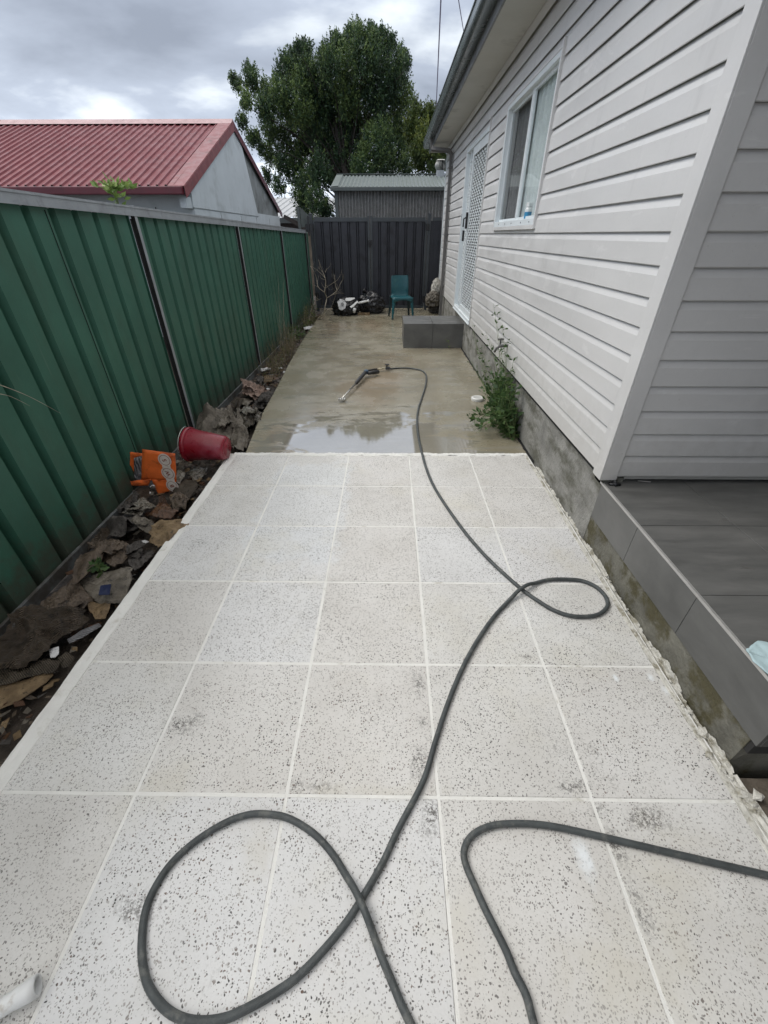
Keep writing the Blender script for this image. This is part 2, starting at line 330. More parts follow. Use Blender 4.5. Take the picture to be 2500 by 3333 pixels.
def trash_mat(name, cols, rough=.6, stripes=0, wet=.0, rot=0, freq=60):
    b = NB(name)
    c = b.ramp(b.noise(9, 6, .7), [(.28, cols[0]), (.5, cols[1]), (.74, cols[2])])
    c = b.mix(b.ss(b.noise(28, 5, .75), .56, .64, 0, .8), c, tuple(x*.25 for x in cols[0]))
    h = b.noise(50, 5, .7)
    if stripes:
        wv = b.n('ShaderNodeTexWave'); wv.inputs['Scale'].default_value = freq; wv.inputs['Distortion'].default_value = 1.2; wv.inputs['Detail'].default_value = 2; wv.inputs['Detail Scale'].default_value = .6
        b.l(b.mapv((1, 1, 1), rot=(0, 0, rot)), wv.inputs['Vector'])
        c = b.mix(b.math('MULTIPLY', b.ss(wv.outputs['Fac'], .2, .6, 1, 0), .6), c, tuple(x*.3 for x in cols[0]))
        h = b.math('ADD', b.math('MULTIPLY', h, .4), wv.outputs['Fac'])
    b.col(c); b.rough(rough); b.bump(h, .9, .010)
    return b.m
M['t_card'] = trash_mat('soggy_corrugated_card', [(.040, .028, .018), (.095, .070, .046), (.18, .142, .102)], .6, 1, rot=.7)
M['t_card2'] = trash_mat('soggy_striped_card', [(.045, .034, .022), (.11, .088, .062), (.20, .165, .12)], .6, 1, rot=2.2, freq=45)
M['t_paper'] = trash_mat('muddy_paper', [(.036, .025, .016), (.085, .062, .042), (.17, .13, .095)], .55)
M['t_grey'] = trash_mat('dirty_grey_paper', [(.055, .047, .036), (.125, .108, .084), (.25, .225, .185)], .6)
M['t_tan'] = trash_mat('damp_tan_board', [(.06, .036, .015), (.17, .115, .058), (.34, .25, .14)], .65)
M['t_rust'] = trash_mat('rusty_brown_scrap', [(.03, .014, .007), (.085, .04, .018), (.16, .085, .04)], .4)
M['t_pink'] = trash_mat('muddy_pink_paper', [(.11, .075, .055), (.24, .165, .13), (.40, .30, .25)], .6)
M['t_film'] = trash_mat('dirty_clear_film', [(.05, .04, .03), (.14, .125, .10), (.42, .42, .38)], .2)
M['t_dark'] = trash_mat('dark_rags', [(.025, .021, .018), (.055, .048, .042), (.10, .092, .082)], .7)
M['t_white'] = trash_mat('dirty_white_paper', [(.34, .34, .34), (.55, .55, .55), (.70, .70, .70)], .6)
M['t_lav'] = trash_mat('grey_plastic_strip', [(.14, .135, .135), (.22, .215, .22), (.30, .30, .31)], .45, 1, rot=1.1, freq=30)
def leaf_mat(name, lo, mid, hi, trans=.25):
    b = NB(name)
    t = b.n('ShaderNodeAttribute', attribute_name='tint').outputs['Fac']
    c = b.ramp(t, [(0, lo), (.55, mid), (1, hi)]); b.col(c); b.rough(.5)
    b.b.inputs['Specular IOR Level'].default_value = .3
    tr = b.n('ShaderNodeBsdfTranslucent'); b.l(b.mix(.5, c, hi), tr.inputs[0])
    ms = b.n('ShaderNodeMixShader'); ms.inputs[0].default_value = trans
    b.l(b.b.outputs[0], ms.inputs[1]); b.l(tr.outputs[0], ms.inputs[2])
    b.l(ms.outputs[0], b.t.nodes['Material Output'].inputs[0]); return b.m
M['leaf'] = leaf_mat('dark_glossy_leaves', (.014, .030, .022), (.040, .082, .036), (.16, .225, .07), .16)
M['leaf2'] = leaf_mat('yellow_green_leaves', (.020, .040, .016), (.055, .088, .024), (.17, .20, .045))
M['weedleaf'] = leaf_mat('weed_leaves', (.025, .055, .022), (.055, .11, .035), (.16, .24, .08))
M['sprig'] = leaf_mat('bright_sprig_leaves', (.07, .14, .03), (.16, .26, .06), (.32, .40, .13))
def glass():
    b = NB('window_glass'); b.col((.75, .8, .8)); b.rough(.02); b.b.inputs['Transmission Weight'].default_value = 1; b.b.inputs['IOR'].default_value = 1.45
    tr = b.n('ShaderNodeBsdfTransparent'); gl = b.n('ShaderNodeBsdfGlossy'); gl.inputs['Roughness'].default_value = .015
    fr = b.n('ShaderNodeFresnel'); fr.inputs[0].default_value = 1.5
    ms = b.n('ShaderNodeMixShader'); bf = b.n('ShaderNodeNewGeometry').outputs['Backfacing']; b.l(b.math('ADD', b.math('MULTIPLY', fr.outputs[0], b.math('SUBTRACT', 1., bf)), .06), ms.inputs[0]); tr.inputs[0].default_value = (.93, .96, .96, 1)
    b.l(tr.outputs[0], ms.inputs[1]); b.l(gl.outputs[0], ms.inputs[2]); b.l(ms.outputs[0], b.t.nodes['Material Output'].inputs[0]); return b.m
M['glass'] = glass()
# ---------------------------------------------------------------- mesh helpers
class MB:
    def __init__(s): s.v = []; s.f = []; s.mi = []; s.tint = None
    def add(s, vs, fs, mi=0):
        o = len(s.v); s.v += [tuple(v) for v in vs]; s.f += [tuple(i+o for i in f) for f in fs]; s.mi += [mi]*len(fs); return o
    def box(s, x0, x1, y0, y1, z0, z1, mi=0, M_=None):
        if x0 > x1: x0, x1 = x1, x0
        if y0 > y1: y0, y1 = y1, y0
        if z0 > z1: z0, z1 = z1, z0
        v = [(x0,y0,z0),(x1,y0,z0),(x1,y1,z0),(x0,y1,z0),(x0,y0,z1),(x1,y0,z1),(x1,y1,z1),(x0,y1,z1)]
        if M_ is not None: v = [M_@Vector(p) for p in v]
        s.add(v, [(0,3,2,1),(4,5,6,7),(0,1,5,4),(1,2,6,5),(2,3,7,6),(3,0,4,7)], mi); return s
    def quad(s, a, b, c, d, mi=0): s.add([a,b,c,d], [(0,1,2,3)], mi); return s
    def prism(s, poly, d, mi=0):
        "closed prism: list of 3D points extruded by vector d"
        n = len(poly); p = [Vector(q) for q in poly]; d = Vector(d)
        s.add(p+[q+d for q in p], [tuple(range(n))[::-1], tuple(range(n, 2*n))]+[(i, (i+1) % n, (i+1) % n+n, i+n) for i in range(n)], mi); return s
    def tube(s, pts, r, n=8, cap=True, mi=0):
        pts = [Vector(p) for p in pts]; rr = r if isinstance(r, (list, tuple)) else [r]*len(pts)
        rings = []; t0 = (pts[1]-pts[0]).normalized()
        u = t0.orthogonal().normalized()
        for i, p in enumerate(pts):
            t = (pts[min(i+1, len(pts)-1)]-pts[max(i-1, 0)])
            t = t.normalized() if t.length > 1e-9 else t0
            u = (u-t*u.dot(t)); u = u.normalized() if u.length > 1e-6 else t.orthogonal().normalized()
            w_ = t.cross(u)
            rings.append([p+(u*math.cos(a)+w_*math.sin(a))*rr[i] for a in [2*math.pi*k/n for k in range(n)]])
        vs = [v for rg in rings for v in rg]; fs = []
        for i in range(len(pts)-1):
            for k in range(n):
                fs.append((i*n+k, i*n+(k+1) % n, (i+1)*n+(k+1) % n, (i+1)*n+k))
        if cap: fs += [tuple(range(n))[::-1], tuple(range((len(pts)-1)*n, len(pts)*n))]
        s.add(vs, fs, mi); return s
    def grid(s, P, mi=0, closed=False):
        r, c = len(P), len(P[0]); o = [v for row in P for v in row]; fs = []
        for i in range(r-1):
            for j in range(c-1): fs.append((i*c+j, i*c+j+1, (i+1)*c+j+1, (i+1)*c+j))
        s.add(o, fs, mi); return s
    def build(s, name, m, parent=None, smooth=False, bevel=0, seg=2, solid=0, off=-1):
        me = bpy.data.meshes.new(name); me.from_pydata([tuple(v) for v in s.v], [], s.f)
        ms = m if isinstance(m, (list, tuple)) else [m]
        for q in ms: me.materials.append(q)
        if len(ms) > 1: me.polygons.foreach_set('material_index', s.mi)
        if s.tint is not None:
            a = me.attributes.new('tint', 'FLOAT', 'FACE'); a.data.foreach_set('value', np.array(s.tint, dtype=np.float32))
        me.update()
        if smooth: me.polygons.foreach_set('use_smooth', [True]*len(me.polygons))
        o = bpy.data.objects.new(name, me); C.objects.link(o)
        if parent is not None: setp(o, parent)
        if solid:
            q = o.modifiers.new('s', 'SOLIDIFY'); q.thickness = solid; q.offset = off
        if bevel:
            q = o.modifiers.new('b', 'BEVEL'); q.width = bevel; q.segments = seg; q.limit_method = 'ANGLE'; q.angle_limit = R(40)
        return o
def wmat(o):
    m_ = Matrix.Translation(o.location)@o.rotation_euler.to_matrix().to_4x4()
    if o.parent: m_ = wmat(o.parent)@o.matrix_parent_inverse@m_
    return m_
def setp(o, parent): o.parent = parent; o.matrix_parent_inverse = wmat(parent).inverted()
def thing(name, label, cat, loc, group=None):
    o = bpy.data.objects.new(name, None); C.objects.link(o); o.location = loc; o.empty_display_size = .1
    return tag(o, label, cat, group)
def tag(o, label, cat, group=None):
    o['label'] = label; o['category'] = cat
    if group: o['group'] = group
    return o
def struct(o): o['kind'] = 'structure'; return o
def stuff(o, label, cat): o['kind'] = 'stuff'; return tag(o, label, cat)
def lerp(a, b, t): return a+(b-a)*t
def smooth_path(pts, n=6):
    pts = [Vector(p) for p in pts]; o = []
    for i in range(len(pts)-1):
        p0 = pts[max(i-1, 0)]; p1 = pts[i]; p2 = pts[i+1]; p3 = pts[min(i+2, len(pts)-1)]
        for k in range(n):
            t = k/n
            o.append(.5*((2*p1)+(p2-p0)*t+(2*p0-5*p1+4*p2-p3)*t*t+(3*p1-p0-3*p2+p3)*t**3))
    o.append(pts[-1]); return o
# ---------------------------------------------------------------- ground
g = MB(); g.box(-600, 600, -600, 600, -.6, -.22); struct(g.build('ground', M['soil']))
# dirt strip beside the fence, bumpy
P = []
ny, nx = 170, 16
for i in range(ny+1):
    y = -1.6+i*(13.6+1.6)/ny; row = []
    for j in range(nx+1):
        x = -1.98+j*.80/nx
        z = -.13+.035*mn.fractal(Vector((x*3, y*3, 0)), 1, 2, 4)+.02*mn.noise(Vector((x*11, y*11, 3)))+.03*math.sin(max(0, min(1, (y-8)/3))*1.5)
        row.append((x, y, z))
    P.append(row)
g = MB(); g.grid(P); struct(g.build('dirt_strip', M['soil'], smooth=True))
g = MB(); P = []
for i in range(41):
    row = []
    for j in range(31):
        x = 1.16+j*.06; y = -1.6+i*.0565
        row.append((x, y, -.022+.016*mn.fractal(Vector((x*3, y*3, 9)), 1, 2, 4)+.006*mn.noise(Vector((x*14, y*14, 1)))))
    P.append(row)
g.grid(P); struct(g.build('dirt_patch', mat('dry_brown_dirt', (.12, .10, .078), .9, .25, 9, .6, 60, dirt=(.07, .058, .045), dsc=14), smooth=True))
# ---------------------------------------------------------------- tiled path
X0, Y0, T = -.829, .5815, .5
g = MB(); tint = []
gap = .0045
tr = random.Random(5)
for i in range(-1, 4):
    for j in range(-5, 5):
        x0, x1 = X0+i*T+gap, X0+(i+1)*T-gap; y0, y1 = Y0+j*T+gap, Y0+(j+1)*T-gap
        if i == -1: x0 += .045
        if i == 3: x1 -= .03
        dz = tr.uniform(-.0012, .0012); j1 = tr.uniform(-.0015, .0015)
        b_ = .0022
        v = [(x0+j1,y0,-.05),(x1,y0,-.05),(x1,y1,-.05),(x0+j1,y1,-.05),
             (x0+j1,y0,dz-b_),(x1,y0,dz-b_),(x1,y1,dz-b_),(x0+j1,y1,dz-b_),
             (x0+j1+b_,y0+b_,dz),(x1-b_,y0+b_,dz),(x1-b_,y1-b_,dz),(x0+j1+b_,y1-b_,dz)]
        fs = [(0,1,5,4),(1,2,6,5),(2,3,7,6),(3,0,4,7),(4,5,9,8),(5,6,10,9),(6,7,11,10),(7,4,8,11),(8,9,10,11)]
        g.add(v, fs); tint += [tr.random()]*len(fs)
g.tint = tint; path = struct(g.build('tiled_path', M['tile']))
# grout bed
g = MB(); g.box(-1.325, 1.165, -2.0, 3.085, -.115, -.0016); struct(g.build('path_grout', M['grout'], path))
def ragged(name, pts, w0, w1, z, hgt, m, seed, jag=.5, n=1300, parent=None, freq=9):
    "strip of mortar along a line; both outlines wander, surface lumpy"
    a, b = Vector(pts[0]), Vector(pts[1]); d = (b-a); L = d.length; d.normalize(); nn = Vector((-d.y, d.x, 0))
    rows = []
    for i in range(n+1):
        t = i/n; p = a+(b-a)*t; q = t*L*freq+seed*13
        l = w0*(1+jag*mn.fractal(Vector((q, 0, seed)), 1, 2, 5)); r_ = w1*(1+jag*mn.fractal(Vector((q, 7, seed)), 1, 2, 5))
        row = []
        for k, s_ in enumerate((-1, -.93, -.5, 0, .5, .93, 1)):
            o = s_*(l if s_ < 0 else r_)
            hh = hgt*(.55+.8*mn.noise(Vector((q*1.5, s_*2, seed+3)))+.3*mn.noise(Vector((q*5, s_*4, seed)))) if abs(s_) < .97 else -.02
            if abs(s_) == .93: hh *= .7
            row.append(p+nn*o+Vector((0, 0, z+max(hh, -.02) if abs(s_) < .97 else z-.03)))
        rows.append(row)
    g = MB(); g.grid(rows); return g.build(name, m, parent, smooth=False)
ragged('mortar_edge', [(-1.312, -1.9, 0), (-1.312, 3.10, 0)], .040, .026, 0, .006, M['grout'], 2, .24, parent=path, freq=4)
ragged('mortar_edge', [(-1.30, 3.105, 0), (1.16, 3.115, 0)], .030, .022, -.004, .010, M['grout'], 5, .8, parent=path, freq=9)
ragged('mortar_edge', [(1.146, -1.9, 0), (1.146, 3.10, 0)], .012, .010, 0, .004, M['mortar'], 8, .5, parent=path, freq=5)
ragged('mortar_edge', [(1.178, .62, 0), (1.178, 2.9, 0)], .007, .005, -.006, .009, M['mortar'], 11, 1.2, parent=path, freq=12)
ragged('mortar_edge', [(1.172, -1.5, 0), (1.185, .66, 0)], .022, .02, -.006, .014, M['mortar'], 15, .5, parent=path, freq=5)
# mortar crumbs on the right edge
g = MB(); cr2 = random.Random(3)
for k in range(45):
    y = cr2.uniform(-.3, 1.9); x = 1.16+cr2.gauss(.01, .018); s_ = cr2.uniform(.002, .008)*(1.8 if y < .9 else 1)
    if .66 < y and x > 1.186: x = 1.18
    c_ = Vector((x, y, .004)); q = Matrix.Rotation(cr2.uniform(0, 6), 3, 'Z')
    vs = [c_+q@Vector((s_*a*cr2.uniform(.6, 1.4), s_*b*cr2.uniform(.6, 1.8), s_*c*.6)) for a, b, c in ((-1,-1,0),(1,-1,0),(1,1,0),(-1,1,0),(-.5,-.5,1),(.6,-.5,1),(.5,.5,1),(-.5,.6,1))]
    g.add(vs, [(0,1,5,4),(1,2,6,5),(2,3,7,6),(3,0,4,7),(4,5,6,7)])
g.build('mortar_crumbs', M['mortar'], path)
# smears of mortar left on the concrete face
rows = []
for i in range(900):
    y = .665+i*2.35/900; a_ = mn.fractal(Vector((y*3.1, 0, 3)), 1, 2, 3)+.10; b_ = mn.fractal(Vector((y*30, 0, 8)), 1, 2, 3)
    h_ = max(0, a_*.036+b_*.010)*lerp(1.35, .7, min(1, max(0, (y-1.1)/.4)))
    rows.append([(1.1895, y, -.02), (1.1845, y, -.005), (1.1865, y, -.004+h_*.6), (1.1892, y, -.002+h_)] if h_ > .004 else [(1.196, y, -.02), (1.196, y, -.015), (1.196, y, -.01), (1.196, y, -.005)])
g = MB(); g.grid(rows); g.build('mortar_smear', M['mortar'], path)
# ---------------------------------------------------------------- concrete slab
L_ = [(-1.215, 3.09), (-1.25, 3.4), (-1.312, 3.949), (-1.37, 5.03), (-1.44, 6.0), (-1.49, 6.87), (-1.565, 8.6), (-1.60, 10.63), (-1.60, 11.7)]
poly = [(x+.006*mn.noise(Vector((0, y*5, 0))), y, -.012) for x, y in L_]+[(1.226, 11.7, -.012), (1.226, 3.09, -.012)]
g = MB(); g.prism(poly, (0, 0, -.13)); struct(g.build('concrete_slab', M['wetcon'], bevel=.006))
# dirty joint beside the wall
rows = []
for i in range(200):
    y = 3.0+i*.0205; w_ = .012+.016*max(0, mn.fractal(Vector((y*7, 0, 4)), 1, 2, 4)+.3)
    rows.append([(1.186-w_, y, -.0085), (1.19, y, -.004), (1.2, y, .0)])
g = MB(); g.grid(rows); struct(g.build('dirty_joint', M['gap']))
# ---------------------------------------------------------------- house
W = 1.165; ZB = 2.1502; CO = .1228
Z_BOT = .428; Z_SOF = 2.93; YN, YF = 1.97, 11.0
house = thing('house', 'single storey house clad in warm grey vinyl boards beside the path', 'house', (2.5, 6.5, 0))
OPEN = [(4.02, 5.545, 1.592, 2.563), (6.43, 8.15, .40, 2.585)]   # window, door (y0,y1,z0,z1)
butts = [ZB+CO*k for k in range(6, -15, -1)]
def profile(ztop, zbot):
    "siding board between two butt lines: recess at the top, splayed bevel, flat face, butt return"
    h = ztop-zbot
    return [(ztop, .0145), (ztop-.004, .0145), (ztop-.30*h, .002), (zbot+.003, 0.), (zbot, .003), (zbot, .0145)]
def clip(prof, za, zb):
    o = []
    for (z1, x1), (z2, x2) in zip(prof, prof[1:]):
        lo, hi = min(z1, z2), max(z1, z2)
        if hi <= za or lo >= zb:
            if not (z1 == z2 and za < z1 < zb): continue
        def xi(z): return x1 if z1 == z2 else x1+(x2-x1)*(z-z1)/(z2-z1)
        a = max(min(z1, zb), za); b = max(min(z2, zb), za)
        o.append(((a, xi(a)), (b, xi(b))))
    return o
g = MB()
ys = sorted({YN+.045, YF-.03}|{v for o in OPEN for v in o[:2]})
for k in range(len(butts)-1):
    zt, zb = butts[k], butts[k+1]
    if zt > Z_SOF+.1: zt = min(zt, Z_SOF+.12)
    pf = profile(butts[k], zb)
    for y0, y1 in zip(ys, ys[1:]):
        rng = [(Z_BOT-.01, 3.1)]
        for o in OPEN:
            if y0 >= o[0]-1e-6 and y1 <= o[1]+1e-6: rng = [(Z_BOT-.01, o[2]), (o[3], 3.1)]
        for za, zc_ in rng:
            for (a, xa), (b, xb) in clip(pf, za, zc_):
                g.quad((W+xa, y0, a), (W+xa, y1, a), (W+xb, y1, b), (W+xb, y0, b))
g.build('wall', M['siding'], house)
g = MB()
XE = 5.0
for k in range(len(butts)-1):
    zt, zb = butts[k], butts[k+1]
    for (a, xa), (b, xb) in clip(profile(zt, zb), Z_BOT-.01, 3.1):
        yy = YN
        g.quad((W+.045, yy+xa, a), (XE, yy+xa, a), (XE, yy+xb, b), (W+.045, yy+xb, b))
g.build('wall', M['siding'], house)
# backing so nothing shows through, hollow inside for the rooms
g = MB()
def wallbox(y0, y1, z0, z1): g.box(W+.028, W+.14, y0, y1, z0, z1)
o1, o2 = OPEN
wallbox(YN+.02, o1[0], .40, 3.0); wallbox(o1[0], o1[1], .40, o1[2]); wallbox(o1[0], o1[1], o1[3], 3.0)
wallbox(o1[1], o2[0], .40, 3.0); wallbox(o2[0], o2[1], o2[3], 3.0); wallbox(o2[1], YF-.02, .40, 3.0)
g.box(W+.14, XE, YN+.028, YN+.12, .40, 3.0); g.box(W+.14, XE, YF-.14, YF-.02, .40, 3.0); g.box(XE-.12, XE, YN+.12, YF-.14, .40, 3.0)
g.box(W+.14, XE-.12, YN+.12, YF-.14, .36, .45)
g.build('inner_wall', M['soffit'], house)
# far gable-end cladding face
g = MB(); g.box(W+.02, XE, YF-.02, YF, .42, 3.0); g.build('end_wall', M['trim'], house)
# corner trims
g = MB(); t_ = .085
g.box(W-.006, W+.004, YN-.006, YN+t_, Z_BOT-.018, Z_SOF+.02); g.box(W+.004, W+t_, YN-.006, YN+.004, Z_BOT-.018, Z_SOF+.02)
g.box(W-.003, W+.016, YN+t_, YN+t_+.004, Z_BOT-.015, Z_SOF+.02); g.box(W+t_, W+t_+.004, YN-.003, YN+.016, Z_BOT-.015, Z_SOF+.02)
g.build('corner_trim', M['trim'], house, bevel=.003)
g = MB(); g.box(W-.012, W+.01, YF-.05, YF+.006, Z_BOT-.018, Z_SOF+.02); g.box(W+.01, W+.07, YF-.002, YF+.006, Z_BOT-.018, Z_SOF+.02); g.build('corner_trim', M['white'], house)
# foundation wall
g = MB(); g.box(1.19, 1.30, YN+.01, YF-.02, -.15, .418)
g.build('foundation', M['render'], house)
g = MB(); g.box(W+.012, 1.189, YN+.02, YF-.05, .408, .424); g.build('base_strip', M['gap'], house)
# soffit, scotia, fascia, gutter, roof
YS0, YS1 = -2.2, 11.22
g = MB(); g.box(.826, W+.03, YS0, YS1, Z_SOF, Z_SOF+.012); g.build('soffit', M['soffit'], house)
g = MB(); g.prism([(W-.006, YN, Z_SOF-.001), (W-.034, YN, Z_SOF-.001), (W-.030, YN, Z_SOF-.012), (W-.006, YN, Z_SOF-.042)], (0, YF-YN, 0)); g.build('scotia', M['trim'], house)
g = MB(); g.box(.808, .8255, YS0, YS1, 2.915, 3.10); g.build('fascia', M['fascia'], house, bevel=.003)
# gutter: quad profile swept along Y
def gprof():
    pr = [(.806, 3.085), (.806, 2.995), (.74, 2.99)]
    for a in range(0, 91, 15): pr.append((.722-.034*math.sin(R(a)), 3.024-.034*math.cos(R(a))))
    pr += [(.688, 3.088), (.680, 3.092), (.678, 3.102), (.684, 3.110), (.694, 3.108)]
    return pr
pr = gprof(); inner = [(x+.004 if x < .75 else x-.004, z+.004) for x, z in pr[::-1]]
pts = [(x, YS0, z) for x, z in pr]+[(x, YS0, z) for x, z in inner]
g = MB(); n_ = len(pr)
outer = [[(x, y, z) for x, z in pr] for y in (YS0, 3.0, 7.0, YS1)]
innr = [[(x, y, z) for x, z in inner[::-1]] for y in (YS0, 3.0, 7.0, YS1)]
g.grid(outer)
g.build('gutter', M['gutter'], house, smooth=False, solid=.002)
g = MB(); g.prism([(x, YS1, z) for x, z in pr[:-3]], (0, .003, 0)); g.build('gutter_end', M['gutter'], house)
# roof: corrugated slope up from the gutter, and over the porch
def corr(name, m, p00, u, v, nu_pitch, amp, parent, per=8, kind='sine', nrm=None):
    "corrugated sheet: u = direction across ribs, v = down-slope vector"
    p00, u, v = Vector(p00), Vector(u), Vector(v); nn = (nrm or u.cross(v)).normalized()
    cnt = max(1, round(u.length/nu_pitch)); rows = [[], []]
    shape = {'sine': [(k/per, math.sin(2*math.pi*k/per)) for k in range(per)],
             'trap': [(0, 1), (.18, 1), (.26, 0), (.92, 0), ],
             'rib': [(0, 0), (.62, 0), (.70, -1), (.86, -1), (.94, 0)]}[kind]
    for i in range(cnt):
        for s_, hh in shape:
            p = p00+u*((i+s_)/cnt)+nn*amp*hh; rows[0].append(p); rows[1].append(p+v)
    p = p00+u+nn*amp*shape[0][1]; rows[0].append(p); rows[1].append(p+v)
    g = MB(); g.grid(rows); return g.build(name, m, parent, smooth=(kind == 'sine'))
corr('roof', M['gutter'], (.79, YS0, 3.115), (0, YS1-YS0, 0), (2.33, 0, .93), .19, .012, house, kind='trap')
corr('roof', M['gutter'], (5.5, YS0, 3.10), (0, YS1-YS0, 0), (-2.38, 0, .95), .19, .012, house, kind='trap')
g = MB(); g.prism([(.83, YS1-.03, 2.945), (5.45, YS1-.03, 2.945), (3.12, YS1-.03, 4.0)], (0, .025, 0)); g.build('barge', M['fascia'], house)
g = MB(); g.box(W+.04, 5.3, YS0, YN-.005, Z_SOF, Z_SOF+.012); g.build('porch_ceiling', M['soffit'], house)
g = MB(); g.box(-.6, 5.3, -2.55, -2.4, -.2, 2.8); g.box(5.0, 5.2, -2.4, YN-.005, .38, 3.0); g.build('added_shade_wall', M['siding'], house)  # unseen walls added to darken the end wall and the fence grooves
g = MB(); g.box(1.20, 1.30, YS0, YN-.01, 2.62, 2.925); g.build('added_shade_beam', M['fascia'], house)  # beam out of view, put in to keep sky light off the end wall
# downpipe
g = MB()
def rect_sweep(pts, w_, d_):
    "rectangular pipe: w_ along Y, d_ across"
    pts = [Vector(p) for p in pts]; rows = []
    for i, p in enumerate(pts):
        if i == 0: t = pts[1]-pts[0]
        elif i == len(pts)-1: t = pts[-1]-pts[-2]
        else: t = (pts[i+1]-p).normalized()+(p-pts[i-1]).normalized()
        t.normalize(); a = Vector((0, 1, 0)); a = (a-t*a.dot(t)).normalized(); c_ = t.cross(a)
        rows.append([p+a*w_/2+c_*d_/2, p-a*w_/2+c_*d_/2, p-a*w_/2-c_*d_/2, p+a*w_/2-c_*d_/2, p+a*w_/2+c_*d_/2])
    g.grid(rows)
rect_sweep([(.765, 10.12, 3.02), (.765, 10.10, 2.885), (.79, 10.08, 2.84), (1.085, 9.96, 2.80), (1.125, 9.95, 2.76), (1.125, 9.93, 1.5), (1.125, 9.93, .03)], .10, .055)
g.build('downpipe', M['pipe'], house, bevel=.004)
for z in (2.55, 1.5, .6):
    g = MB(); g.box(1.094, 1.168, 9.865, 9.995, z, z+.025); g.build('pipe_bracket', M['pipe'], house)
# ---- window
y0, y1, z0, z1 = OPEN[0]
win = MB()
fx = W-.012
win.box(fx, W+.06, y0, y0+.035, z0, z1); win.box(fx, W+.06, y1-.035, y1, z0, z1)
win.box(fx, W+.06, y0+.035, y1-.035, z1-.035, z1); win.box(fx, W+.06, y0+.035, y1-.035, z0, z0+.045)
window = win.build('window', M['white'], house, bevel=.003)
g = MB(); g.box(W+.018, W+.05, 4.74, 4.775, z0+.045, z1-.035)
for a, b_, xx in ((y0+.035, 4.74, .022), (4.775, y1-.035, .030)):
    g.box(W+xx, W+xx+.018, a, a+.02, z0+.045, z1-.035); g.box(W+xx, W+xx+.018, b_-.02, b_, z0+.045, z1-.035)
    g.box(W+xx, W+xx+.018, a+.02, b_-.02, z1-.058, z1-.035); g.box(W+xx, W+xx+.018, a+.02, b_-.02, z0+.045, z0+.066)
g.build('sash', M['white'], window)
for y in (4.16, 4.42, 4.76, 5.02, 5.3):
    g = MB(); g.tube([(fx-.003, y, z0+.022), (fx+.002, y, z0+.022)], .006, 8); g.build('weep_hole', M['fascia'], window)
g = MB(); g.box(fx-.006, W+.02, y0-.018, y0, z0-.028, z1+.045); g.box(fx-.004, W+.02, y1, y1+.012, z0-.022, z1+.02)
g.box(fx-.004, W+.02, y0, y1, z1, z1+.014); g.box(fx-.01, W+.02, y0, y1, z0-.03, z0-.001)
g.build('window_surround', M['trim'], window, bevel=.002)
g = MB(); g.quad((W+.032, y0+.05, z0+.06), (W+.032, y0+.05, z1-.05), (W+.032, 4.745, z1-.05), (W+.032, 4.745, z0+.06)); g.build('glass', M['glass'], window)
g = MB(); g.quad((W+.040, 4.77, z0+.06), (W+.040, 4.77, z1-.05), (W+.040, y1-.05, z1-.05), (W+.040, y1-.05, z0+.06)); g.build('glass', M['glass'], window)
def curtain(name, m, ya, yb, x, za, zb, amp, seed, parent):
    rows = [[], []]
    for i in range(90):
        t = i/89; y = lerp(ya, yb, t); o = amp*math.sin(t*38+seed)+amp*.5*math.sin(t*81+seed*2)
        rows[0].append((x+o, y, za)); rows[1].append((x+o*1.3, y, zb))
    g = MB(); g.grid(rows); return g.build(name, m, parent, smooth=True)
curtain('curtain', M['curtain'], y0+.02, 4.80, W+.07, z0+.03, z1+.02, .010, 1, window)
curtain('curtain', M['curtaindark'], 4.78, y1, W+.10, z0+.03, z1+.02, .014, 4, window)
g = MB(); g.box(W+.06, W+.24, y0, y1, z0+.005, z0+.03); g.build('sill', M['white'], window)
jar = thing('jar', 'small white jar with blue label standing inside on the window sill', 'jar', (W+.062, 4.44, z0+.03))
g = MB(); zz = z0+.031; g.tube([(W+.062, 4.44, zz), (W+.062, 4.44, zz+.085), (W+.062, 4.44, zz+.10)], [.045, .045, .036], 20); g.build('body', M['whiteplastic'], jar)
g = MB(); g.tube([(W+.062, 4.44, zz+.018), (W+.062, 4.44, zz+.066)], .0465, 20, cap=False); g.build('jar_label', M['blue'], jar)
g = MB(); g.tube([(W+.062, 4.44, zz+.101), (W+.062, 4.44, zz+.132)], .041, 20); g.build('lid', M['whiteplastic'], jar, bevel=.003)
# ---- sliding door
y0, y1, z0, z1 = OPEN[1]; z0 = .455; fx = W-.008
d = MB(); d.box(fx, W+.12, y0, y0+.05, z0, z1); d.box(fx, W+.12, y1-.05, y1, z0, z1); d.box(fx, W+.12, y0+.05, y1-.05, z1-.05, z1); d.box(fx-.01, W+.12, y0+.05, y1-.05, z0, z0+.04)
door = d.build('door', M['white'], house, bevel=.003)
g = MB(); ya, yb = 6.49, 7.62; xs = W+.008
g.box(xs, xs+.03, ya, ya+.07, z0+.042, z1-.052); g.box(xs, xs+.03, yb-.075, yb, z0+.042, z1-.052)
g.box(xs, xs+.03, ya+.07, yb-.075, z1-.145, z1-.052); g.box(xs, xs+.03, ya+.07, yb-.075, z0+.042, z0+.12)
scr = g.build('security_screen', M['white'], door, bevel=.003)
g = MB(); gy0, gy1, gz0, gz1 = ya+.07, yb-.075, z0+.12, z1-.145
cw_ = (gy1-gy0)/6; ch = .066; nz_ = int((gz1-gz0)/ch)
